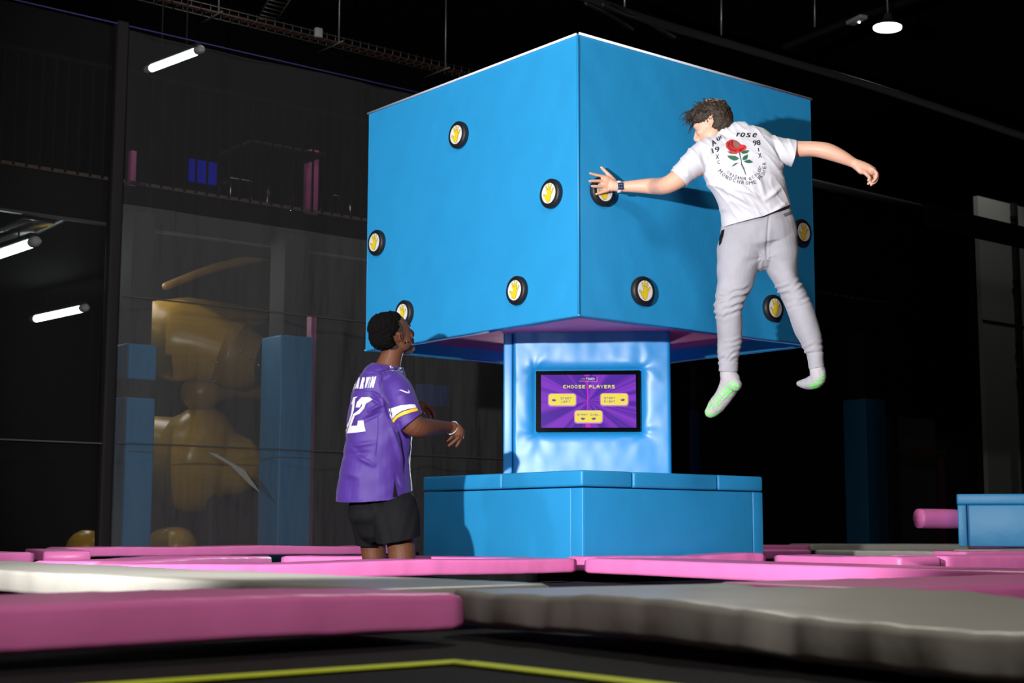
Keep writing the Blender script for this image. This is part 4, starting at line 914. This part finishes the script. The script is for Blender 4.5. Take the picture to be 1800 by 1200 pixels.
for zz_ in (Z6([(575, -10), (583, -10), (690, 182), (684, 190)]), Z6([(555, 690), (562, 690), (560, 900), (530, 1200), (520, 1200), (553, 900)]), Z6([(235, 330), (420, 355), (500, 352), (500, 357), (420, 361), (235, 337)]), Z6([(452, 130), (610, 122), (620, 150), (600, 250), (592, 250), (610, 150), (604, 129), (452, 136)])): decal('seam_line', tg, [zz_], SEAMM, jer, .0014, 3)
bm = B(); 
for i in range(40):
    t = 2*math.pi*i/40
decal('collar_band', tg, [polyshape([(664, 653), (672, 649.5), (682, 646.5), (693, 646), (703, 648), (707, 652), (703, 651.5), (693, 649.5), (682, 650), (673, 652.5), (666, 656)])], mat('dark_purple_rib', (.03, .012, .16), .8), jer, .0016, 2)

at = _at
# ------------------------------------------------------------------ second block at the right
bc_ = at(1684, 920, 12.4); bc_.z = 0; e1 = (Rh*.95-Fh*.30).normalized(); e2 = V((-e1.y, e1.x, 0))
RB = Matrix((e1, e2, UP)).transposed()
blk = empty('padded_block', bc_, 'blue vinyl padded block cut off by the right edge', 'padded block'); W2 = 1.5; hb = .455
def lb(x, y, z): return bc_+e1*x+e2*y+UP*z
bm = B(); box(bm, lb(W2/2, W2/2, hb/2), (W2-.1, W2-.1, hb-.07), 0, RB); link('core', bm, BLUED, blk, False)
bm = B(); box(bm, lb(.035, .05, (hb-.09)/2+.01), (.07, .1, hb-.09-.02), .008, RB); link('corner_strip', bm, BLUE, blk)
bm = B(); box(bm, lb(W2/2+.04, .03, (hb-.09)/2+.01), (W2-.09, .06, hb-.09-.02), .010, RB); link('side_pad', bm, BLUE, blk)
bm = B(); box(bm, lb(.03, W2/2+.06, (hb-.09)/2+.01), (.06, W2-.12, hb-.09-.02), .010, RB); link('side_pad', bm, BLUE, blk)
bm = B(); box(bm, lb(W2/2, W2/2, hb-.045), (W2+.01, W2+.01, .088), .014, RB); link('top_pad', bm, BLUE, blk)
a_ = at(1617, 911, 12.9); c_ = at(1679, 912, 13.0); bm = B(); loft(bm, [(a_, .078, .078), (a_+(c_-a_)*.03, .085, .085), (c_, .085, .085)], 28, 3)
tag(link('foam_roller', bm, PINK), 'dark pink foam roller sticking out left of the blue block', 'foam roller')
# ------------------------------------------------------------------ net wall (runs along X at y = 4.3)
YN = 4.3; ZT = 4.25
def net(name, x0, x1, z0, z1, m, label, seed, e=None):
    pn = 'net_fabric' if e is None else 'upper_fabric_shade'; e = e or empty(name, ((x0+x1)/2, YN, -.9), label, 'net'); bm = B(); NX = int((x1-x0)/.09); NZ = int((z1-z0)/.12); g = {}
    for i in range(NX+1):
        for j in range(NZ+1):
            x = x0+(x1-x0)*i/NX; z = z0+(z1-z0)*j/NZ
            o = .05*noise.noise(V((x*1.3, z*.35, seed)))+.02*noise.noise(V((x*4, z*.8, seed)))
            g[i, j] = bm.verts.new((x, YN+o, z))
    for i in range(NX):
        for j in range(NZ): bm.faces.new((g[i, j], g[i+1, j], g[i+1, j+1], g[i, j+1]))
    link(pn, bm, m, e); return e
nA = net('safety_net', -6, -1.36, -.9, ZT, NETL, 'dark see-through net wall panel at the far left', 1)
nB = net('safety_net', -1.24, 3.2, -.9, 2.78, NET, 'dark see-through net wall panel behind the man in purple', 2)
net('', -1.24, 3.2, 2.78, ZT, NETU, '', 2, nB)  # upper strip of the same net, split off to hold the painted shade
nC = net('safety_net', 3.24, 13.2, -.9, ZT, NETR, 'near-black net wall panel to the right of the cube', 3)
SEAM = mat('net_seam', (.03, .03, .032), .7)
for (x0, x1, y_, e) in ((-6, -1.36, 776, nA), (-1.24, 3.2, 786, nB), (-1.24, 3.2, 540, nB)):
    p = ony(400 if e is nB else 100, y_, YN-.05)
    bm = B(); box(bm, ((x0+x1)/2, YN-.065, p.z), (x1-x0, .006, .012)); link('seam', bm, SEAM, e, False)
bm = B(); vs = [ony(x, y, YN-.10) for x, y in ((365, 795), (380, 797), (430, 826), (458, 866), (440, 852), (405, 818))]
f_ = bm.faces.new([bm.verts.new(v) for v in vs]); r_ = bmesh.ops.extrude_face_region(bm, geom=[f_]); bmesh.ops.translate(bm, vec=(0, .012, 0), verts=[q_ for q_ in r_['geom'] if isinstance(q_, bmesh.types.BMVert)])
link('net_fold', bm, mat('net_flap', (.14, .135, .125), .8), nB, False)
bm = B(); box(bm, (-1.30, YN+.0, 1.7), (.10, .10, 5.2), .02); tag(link('net_post', bm, mat('black_padded_post', (.010, .009, .010), .7, spec=.12, bump=.5, bscale=12, stretch=(1, 1, .3))), 'black padded post standing between the two left net panels', 'post')
bm = B(); cyl(bm, (-6, YN-.03, ZT+.02), (4.2, YN-.03, ZT+.02), .006, 8); tag(link('top_led_line', bm, mat('blue_led_line', (.02, .02, .12), .6)), 'thin blue LED line along the top of the left net', 'led_line')  # LED line, drawn in plain blue without emission
bm = B(); cyl(bm, (5.0, YN-.05, ZT+.01), (9.6, YN-.05, ZT+.01), .055, 12); tag(link('net_rail', bm, mat('dull_rail', (.10, .10, .095), .5)), 'dull metal rail along the top of the right net', 'rail')
bm = B(); box(bm, (11.6, YN-.13, ZT-.10), (4.0, .06, .30), .01); tag(link('net_beam', bm, BLACK), 'black beam crossing in front of the pale wall panel', 'beam')
for xx, l_ in ((9.12, 'thin black net post right of the blue pillar'), (10.95, 'thin black net post at the edge of the pale wall panel')):
    bm = B(); box(bm, (xx, YN+.09, 1.7), (.07, .06, 5.1), .01); tag(link('net_post', bm, BLACK), l_, 'post')
# ------------------------------------------------------------------ mezzanine behind the net
YM = 5.5
mz = empty('mezzanine', (1, YM, -.9), 'black mezzanine floor with a pale edge strip behind the net', 'mezzanine')
bm = B(); box(bm, (3.2, YM+.05, 3.05), (15, .1, .38)); link('fascia', bm, mat('fascia_black', (.008, .008, .010), .85, spec=.1), mz, False)
bm = B(); box(bm, (3.2, YM+3.4, 3.05), (15, 6.6, .2)); link('floor_slab', bm, BLACK, mz, False)
bm = B(); box(bm, (3.2, YM-.01, 3.265), (15, .03, .030)); link('edge_strip', bm, mat('pale_wood_edge', (.16, .12, .09), .7), mz, False)
bm = B(); box(bm, (2.0, YM-.03, 2.845), (13, .06, .022)); link('bottom_flange', bm, mat('grey_flange', (.12, .12, .135), .4), mz, False)
rl = empty('mezzanine_railing', (1, YM-.06, 3.25), 'black bar railing along the mezzanine edge', 'railing')
for i in range(110):
    x = -2.3+i*.115
    if 2.3 < x < 7.9 or x > 10.6: continue
    bm = B(); box(bm, (x, YM-.06, 3.75), (.016, .016, 1.0)); link('bar', bm, BLACK, rl, False)
bm = B(); box(bm, (4.2, YM-.06, 4.27), (13, .04, .04)); link('top_rail', bm, BLACK, rl, False)
def pole(name, pts, r, m, parent=None):
    bm = B()
    for a, c in zip(pts, pts[1:]): cyl(bm, a, c, r, 8)
    return link(name, bm, m, parent)
def tube_lamp(p, q_, label):
    e = empty('tube_light', (p+q_)/2, label, 'tube light'); T = (q_-p).normalized(); L = (q_-p).length
    bm = B(); loft(bm, [(p+T*.06-UP*.005, .042, .042), (q_-T*.06-UP*.005, .042, .042)], 14, 2); link('lit_tube', bm, em('tube', (.85, 1, .97), 14), e)
    bm = B(); box(bm, (p+q_)/2+UP*.055, (.08, L, .05), .01, Matrix(((T.y, T.x, 0), (-T.x, T.y, 0), (0, 0, 1)))); link('housing', bm, DARKST, e)
    for k_ in (.25, .75):
        h0 = p+(q_-p)*k_+UP*.07; bm = B(); cyl(bm, h0, V((h0.x, h0.y, 2.96 if h0.z < 3 else 7.96)), .008, 6); link('hanger_rod', bm, DARKST, e)
    for s in (p, q_):
        bm = B(); loft(bm, [(s-T*.03, .048, .048), (s+T*.03, .048, .048)], 12, 2); link('end_cap', bm, WHITEP, e)
    return e
ZL = 2.62
l1 = tube_lamp(onz(148, 541, ZL), onz(60, 560, ZL), 'short lit tube light hanging lower under the mezzanine at left')
l2 = tube_lamp(onz(60, 425, ZL), onz(-46, 461, ZL), 'lit tube light cut off by the left edge of the picture')
l3 = tube_lamp(onz(350, 88, 5.4), onz(262, 121, 5.4), 'lit tube light high up above the mezzanine')
def vpost(x0, y0, x1, y1, Y): return ony(x0, y0, Y), ony(x1, y1, Y)
def cable(name, pts, r, m, label, cat):
    bm = B(); loft(bm, [(p_, r, r) for p_ in pts], 8, 4); return tag(link(name, bm, m), label, cat)
cable('power_cable', [onz(58, 559, ZL+.03), onz(30, 566, ZL+.02), onz(8, 576, ZL-.05), onz(-20, 590, ZL-.1)], .012, DARKST, 'grey cable leading left from the lower tube light', 'cable')
cable('support_rod', [ony(112, 386, 5.6), ony(50, 415, 6.6)], .02, STEEL, 'slanting steel rod above the left tube light', 'rod')
pl = onz(0, 412, 2.8); bm = B(); box(bm, (onz(20, 408, 2.8)), (.28, 1.3, .02)); tag(link('light_reflector', bm, mat('brushed_plate', (.55, .6, .58), .3, metal=.9)), 'shiny sloping metal plate above the left tube light', 'plate')
# padded columns
def pcol(pxl, pxc, pxr, Y, ytop, label, gaps=None, steel=True, m=None):
    c0 = ony(pxc, ytop, Y); x0 = c0.x; x1 = ony(pxr, ytop+1, Y).x; y1 = onx(pxl, ytop, x0).y; zt_ = c0.z
    e = empty('padded_pillar', ((x0+x1)/2, (Y+y1)/2, -.9), label, 'pillar', 'blue padded pillars behind the nets')
    segs = gaps or [(-.88, zt_)]
    for a, c in segs:
        bm = B(); box(bm, ((x0+x1)/2, (Y+y1)/2, (a+c)/2), (x1-x0, y1-Y, c-a), .02, None, 3); link('pad', bm, m or BLUE, e)
    bm = B(); box(bm, ((x0+x1)/2, (Y+y1)/2, 1.0), ((x1-x0)*.72, (y1-Y)*.72, 3.75)); link('steel_column', bm, DARKST, e, False)
    return e
z_ = lambda x, y, Y: ony(x, y, Y).z
pcol(196, 223, 277, 4.85, 602, 'short-capped blue padded pillar with a dark gap near its top, left behind the net', [(-.88, z_(223, 697, 4.85)), (z_(223, 665, 4.85), z_(223, 602, 4.85))])
pcol(460, 495, 552, 4.85, 587, 'tall blue padded pillar behind the net left of the man in purple')
pcol(1481, 1521, 1556, 5.6, 700, 'dim blue padded pillar behind the right net')
pcol(1212, 1214, 1228, 5.6, 720, 'blue padded pillar sliver right of the column, behind the net', m=BLUED)
bm = B(); a_ = ony(548, 700, 5.3); c_ = ony(560, 555, 5.3); box(bm, ((a_.x+c_.x)/2, 5.4, (c_.z-.9)/2), (c_.x-a_.x, .14, c_.z+.9), .01); tag(link('pink_post', bm, PINK), 'pink padded post just right of the tall blue pillar', 'post')
bm = B(); a_ = ony(740, 712, 4.9); c_ = ony(790, 678, 4.9); box(bm, ((a_.x+c_.x)/2, 4.95, (a_.z+c_.z)/2), (c_.x-a_.x, .1, c_.z-a_.z), .01); tag(link('wall_pad', bm, BLUED), 'small blue pad glimpsed through the net beside the raised hand', 'pad')
# yellow slide
YS_ = 5.9
sl = empty('tube_slide', ony(350, 950, YS_), 'amber plastic tube slide with a clear bubble, seen through the net', 'slide')
def sp_(x, y, Y=YS_): return ony(x, y, Y)
ro = SLIDE
dS = 14.2
def tub(name, st, m, d_=dS, caps=True):
    bm = B(); loft(bm, [P(x, y, d_, a) for x, y, a in st], 32, 5, caps=caps); return link(name, bm, m, sl)
tub('upper_tube', [(282, 592, 66), (310, 598, 72), (350, 606, 66), (404, 622, 55)], ro)
tub('tube_flange', [(404, 622, 59), (410, 625, 60), (418, 628, 58)], MATS.get('brown_slide_plastic') or mat('brown_slide_plastic', (.34, .20, .04), .35, bump=.2, bscale=4))
vs = [sp_(x, y, 6.3) for x, y in ((275, 528), (330, 522), (480, 545), (462, 566), (430, 582), (395, 590), (340, 560), (290, 545))]
bm = B(); f_ = bm.faces.new([bm.verts.new(v) for v in vs]); r_ = bmesh.ops.extrude_face_region(bm, geom=[f_]); bmesh.ops.translate(bm, vec=(0, .25, 0), verts=[q_ for q_ in r_['geom'] if isinstance(q_, bmesh.types.BMVert)])
link('upper_hood', bm, mat('brown_slide_plastic', (.34, .20, .04), .35, bump=.2, bscale=4), sl)
bm = B(); ell(bm, at(440, 632, 14.25), (R, F, U), (.26, .3, .26), 28); link('clear_bubble', bm, mat('dark_bubble', (.01, .01, .012), .06, coat=1), sl)
bm = B()
for x, y in ((403, 610), (423, 618), (440, 630), (455, 642), (374, 632), (381, 636), (371, 664), (377, 670)): ell(bm, at(x, y, 13.9), (R, F, U), (.013, .013, .013), 6)
link('bolts', bm, CHROME, sl)
bm = B(); loft(bm, [(sp_(352, 690, 6.0), .18, .2), (sp_(400, 672, 6.0), .16, .2), (sp_(470, 672, 6.0), .17, .2)], 24, 4); link('lower_flange', bm, MATS['brown_slide_plastic'], sl)
tub('lower_tube', [(285, 790, 60), (310, 798, 82), (345, 806, 96), (380, 812, 84), (405, 816, 56)], ro, 14.4)
bm = B(); loft(bm, [(sp_(292, 968, 6.2), .22, .22), (sp_(310, 962, 6.0), .20, .2)], 24, 3); link('exit_tube', bm, ro, sl)
bm = B(); loft(bm, [(sp_(372, 860, 5.9), .05, .05), (sp_(374, 1000, 5.9), .05, .05)], 12, 2); link('stand', bm, DARKST, sl)
bm = B(); loft(bm, [(sp_(292, 503, 6.6), .04, .04), (sp_(380, 470, 6.6), .045, .045), (sp_(480, 448, 6.6), .05, .05)], 12, 3); link('brace_strip', bm, MATS['brown_slide_plastic'], sl)
bm = B(); ell(bm, ony(152, 965, 4.9), (R, F, U), (.17, .17, .16), 16); tag(link('foam_ball', bm, SLIDE), 'amber rounded shape at the foot of the net post', 'foam shape')
# things on the mezzanine
YT = 7.2
def up(x, y): return ony(x, y, YT)
zf = 3.262
def stool(px_, label, w_=.19, h_=.62):
    e = empty('metal_stool', (0, 0, 0), label, 'stool', 'metal stools on the mezzanine'); c = up(px_, 345); e.location = (c.x, YT, zf)
    bm = B(); box(bm, (c.x, YT, zf+h_), (w_*1.5, w_*1.5, .02), .008); link('seat', bm, CHROME, e)
    for sx_, sy_ in ((-1, -1), (1, -1), (-1, 1), (1, 1)):
        bm = B(); cyl(bm, (c.x+sx_*w_*.55, YT+sy_*w_*.55, zf+h_), (c.x+sx_*w_*.95, YT+sy_*w_*.95, zf), .017, 8); link('leg', bm, CHROME, e)
    bm = B(); 
    for s0_, s1_ in (((-1, -1), (1, -1)), ((1, -1), (1, 1)), ((1, 1), (-1, 1)), ((-1, 1), (-1, -1))): cyl(bm, (c.x+s0_[0]*w_*.85, YT+s0_[1]*w_*.85, zf+.2), (c.x+s1_[0]*w_*.85, YT+s1_[1]*w_*.85, zf+.2), .01, 6)
    link('footrest', bm, CHROME, e)
stool(590, 'shiny metal stool nearest the cube behind the railing'); stool(412, 'shiny metal stool left of the poser table behind the railing')
def ptable(pxa, pxb, label):
    e = empty('poser_table', (0, 0, 0), label, 'table', 'high tables on the mezzanine'); c = up((pxa+pxb)/2, 300); e.location = (c.x, YT+.3, zf)
    bm = B(); box(bm, (c.x, YT+.3, zf+1.08), (.95, .8, .04), .01); link('table_top', bm, mat('dark_table', (.03, .028, .026), .5), e)
    for px_ in (pxa, pxb):
        p = up(px_, 300); bm = B(); cyl(bm, (p.x, YT+.1, zf), (p.x, YT+.1, zf+1.06), .03, 12); link('leg', bm, CHROME, e)
ptable(479, 521, 'dark high table on two shiny poles behind the railing')
bm = B(); a_ = up(433, 298); c_ = up(461, 274); box(bm, ((a_.x+c_.x)/2, YT+1.2, (a_.z+c_.z)/2+.12), (.34, .04, .26)); ac = empty('arcade_screen', ((a_.x+c_.x)/2, YT+1.2, zf), 'small blue glowing screen behind the railing', 'screen'); link('display', bm, em('blue_glow', (.005, .008, .30), .8), ac, False); bm = B(); box(bm, ((a_.x+c_.x)/2, YT+1.26, zf+.5), (.30, .06, 1.1)); link('cabinet', bm, BLACK, ac, False)
for x0, x1, y0, y1, l_ in ((545, 563, 278, 376, 'pink pillar pad behind the railing close to the cube'), (231, 242, 280, 316, 'small pink pad behind the railing at left')):
    a_, c_ = ony(x0, y1, 8.2), ony(x1, y0, 8.2); bm = B(); box(bm, ((a_.x+c_.x)/2, 8.3, (max(zf+.1, a_.z)+c_.z)/2+.05), (c_.x-a_.x, .15, c_.z-max(zf, a_.z)+.1), .01); bm.verts.ensure_lookup_table(); [setattr(v.co, 'z', zf-.08) for v in bm.verts if v.co.z < (max(zf+.1, a_.z)+c_.z)/2]; tag(link('pink_pad', bm, PINK), l_, 'pad')
a_, c_ = ony(297, 345, 8.5), ony(398, 322, 8.5); bm = B(); box(bm, ((a_.x+c_.x)/2, 8.7, zf+.18), (c_.x-a_.x, .4, .40), .05); tag(link('soft_play_block', bm, mat('yellow_foam', (.45, .26, .03), .5)), 'long yellow foam block on the mezzanine floor', 'foam block')
light('mezzanine_lamp', 'AREA', (2.6, 7.0, 6.2), (2.6, 7.0, 3), 13, 2.2, (1, .95, .85), sy=1.5)
# ------------------------------------------------------------------ right background
a_ = ony(1729, 600, 6.2); bm = B(); box(bm, (a_.x+1.9, 6.25, 2.4), (3.8, .08, 6.0)); wp = tag(link('wall_panel', bm, mat('pale_grey_sheet', (.42, .43, .41), .7, bump=.2, bscale=3, stretch=(1, 1, .2)), smooth=False), 'pale grey sheet wall panel at the right edge', 'wall panel')
cz = ony(1760, 568, 6.2).z; bm = B(); box(bm, (a_.x+1.9, 6.205, cz), (3.8, .012, .03)); link('joint', bm, BLACK, wp, False)
xp = ony(1793, 500, 6.1).x; bm = B(); box(bm, (xp, 6.15, 2.4), (.10, .07, 6)); link('upright', bm, DARKST, wp, False)
bm = B()
for y_ in (385, 495, 605, 650): box(bm, (xp-.07, 6.12, ony(1790, y_, 6.1).z), (.10, .07, .07))
link('clips', bm, BLACK, wp, False)
light('wall_panel_fill', 'SPOT', (13.2, 4.7, 7.6), (14.0, 6.2, 4.4), 110, .2, (1, 1, .95), 62, .8)  # added spot, there only to brighten the pale wall panel
DIM = mat('dim_grey_board', (.05, .05, .05), .8)
a_, c_ = ony(1553, 788, 6.5), ony(1640, 738, 6.5); bm = B(); box(bm, ((a_.x+c_.x)/2, 6.5, (a_.z+c_.z)/2), (c_.x-a_.x, .06, c_.z-a_.z)); tag(link('dark_board', bm, DIM, smooth=False), 'dim grey board above the dark red doorway', 'board')
dr = empty('door_frame', ony(1590, 960, 6.5), 'dark red door frame barely visible through the right net', 'door frame'); REDF = mat('dark_red_paint', (.10, .006, .006), .6)
zt_ = ony(1600, 793, 6.5).z
for px_ in (1562, 1655): p = ony(px_, 900, 6.5); bm = B(); box(bm, (p.x, 6.5, (zt_-.9)/2), (.12, .08, zt_+.9)); link('jamb', bm, REDF, dr, False)
p0, p1 = ony(1562, 793, 6.5), ony(1655, 793, 6.5); bm = B(); box(bm, ((p0.x+p1.x)/2, 6.5, zt_), (p1.x-p0.x+.12, .08, .12)); link('lintel', bm, REDF, dr, False)
bm = B(); box(bm, ((p0.x+p1.x)/2, 6.54, (zt_-.9)/2), (p1.x-p0.x-.1, .04, zt_+.8)); link('door_leaf', bm, DIM, dr, False)
# ------------------------------------------------------------------ ceiling services
YC = 9.25; ZC = 6.5
tr = empty('cable_tray', (3.5, YC, ZC), 'wire cable tray running under the black ceiling above the left net', 'cable tray')
WIRE = mat('zinc_wire', (.14, .13, .12), .4, metal=.5)
for dy in (-.11, .11):
    for dz in (0, .07):
        bm = B(); cyl(bm, (.8, YC+dy, ZC+dz), (6.6, YC+dy, ZC+dz), .007, 6); link('side_wire', bm, WIRE, tr)
bm = B()
for i in range(44):
    x = .85+i*.13; cyl(bm, (x, YC-.11, ZC), (x, YC+.11, ZC), .007, 5); cyl(bm, (x, YC-.11, ZC), (x, YC-.11, ZC+.09), .007, 5); cyl(bm, (x, YC+.11, ZC), (x, YC+.11, ZC+.09), .007, 5)
tag(link('cross_wires', bm, WIRE, tr), kind='stuff')
bm = B(); rnd = random.Random(5)
for k in range(3): loft(bm, [(V((.8+i*.6, YC-.05+k*.05+rnd.uniform(-.02, .02), ZC+.02+rnd.uniform(0, .015))), .011, .011) for i in range(11)], 6, 3)
link('red_cables', bm, mat('red_brown_cable', (.07, .015, .01), .6), tr)
for px_, py_ in ((387, 18), (586, 76), (757, 128)):
    p = onz(px_, py_, ZC); e = empty('hanger', (p.x, YC, ZC)); e.parent = tr; e.matrix_parent_inverse = Matrix.Translation(tr.location).inverted()
    for nm_, a, c in (('threaded_rod', (p.x, YC-.16, ZC-.02), (p.x, YC-.16, 8.0)), ('bracket_arm', (p.x, YC-.26, ZC-.03), (p.x, YC+.35, ZC-.03))):
        bm = B(); cyl(bm, a, c, .011, 6); me_ = link(nm_, bm, STEEL, tr)
    COL.objects.unlink(e); bpy.data.objects.remove(e)
p = onz(551, 68, ZC); bm = B(); box(bm, p+V((0, -.12, .05)), (.10, .06, .12), .01); tag(link('junction_box', bm, mat('pale_box', (.5, .52, .5), .6)), 'small pale junction box on the cable tray', 'box')
tr2 = empty('cable_ladder', onz(480, 20, ZC+.3), 'short ladder of wires rising from the cable tray', 'cable tray')
a_, c_ = onz(465, 42, ZC+.1), onz(497, -10, ZC+.1)
for dx in (-.13, .13):
    bm = B(); cyl(bm, a_+V((dx, 0, 0)), c_+V((dx, 0, 0)), .008, 6); link('side_wire', bm, WIRE, tr2)
bm = B()
for i in range(9): p = a_+(c_-a_)*i/8; cyl(bm, p-V((.13, 0, 0)), p+V((.13, 0, 0)), .007, 5)
link('rungs', bm, WIRE, tr2)
hb_ = at(1560, 50, 19.4); e = empty('high_bay_lamp', hb_, 'round lit high bay lamp under the ceiling at upper right', 'lamp')
tn = (UP+Rh*.05).normalized(); bm = B(); cyl(bm, hb_, hb_+tn*.02, .178, 40); link('lit_disc', bm, em('highbay', (1, 1, .93), 22), e, False)
bm = B(); cyl(bm, hb_+tn*.02, hb_+tn*.09, .19, 32, .12); cyl(bm, hb_+tn*.09, hb_+tn*.20, .07, 16, .05); link('housing', bm, DARKST, e, False)
bm = B(); cyl(bm, hb_+tn*.2, V((hb_.x, hb_.y, 7.95)), .012, 6); link('suspension', bm, STEEL, e)
eb = at(1506, 35, 19.2); e = empty('emergency_light', eb, 'small white emergency light fitting beside the round lamp', 'light fitting')
bm = B(); box(bm, eb, (.30, .12, .05), .01, Matrix.Rotation(math.radians(75), 3, 'Z')); link('case', bm, mat('grey_case', (.30, .29, .31), .5), e)
bm = B(); ell(bm, eb+V((0, 0, -.03))+Rh*.03, (R, F, U), (.016, .016, .016), 8); link('indicator', bm, em('indicator', (.9, 1, .7), 6), e)
cable('ceiling_pipe', [at(1380, 82, 20), at(1505, 32, 20), at(1640, -12, 20)], .05, BLACK, 'black pipe beside the round lamp', 'pipe')
# gathered net sheet under the ceiling
SH = mat('gathered_net', (.022, .02, .02), .55, bump=.8, bscale=8, stretch=(1, 1, 1)); sh_ = empty('ceiling_net', at(1200, 40, 15), 'gathered dark net sheet sagging above the right side of the cube', 'net')
for pts, r_ in (([(1010, -12), (1080, 14), (1150, 38), (1250, 68), (1400, 112), (1560, 160), (1830, 250)], .05), ([(1030, 6), (1075, 28), (1112, 52)], .02), ([(1060, 8), (1100, 26), (1132, 36), (1185, 66)], .025)):
    bm = B(); loft(bm, [(at(x, y, 15+i*.6), r_*(1.0 if i < 4 else .9), .02) for i, (x, y) in enumerate(pts)], 14, 6)
    me_ = link('gathered_fold', bm, SH, sh_)
for x, y, y2, d_ in ((1098, -20, 12, 15.2), (1268, -20, 62, 17), (1432, -20, 48, 19)):
    bm = B(); cyl(bm, at(x, y, d_), at(x, y2, d_), .012, 6); link('hanging_wire', bm, STEEL, sh_)
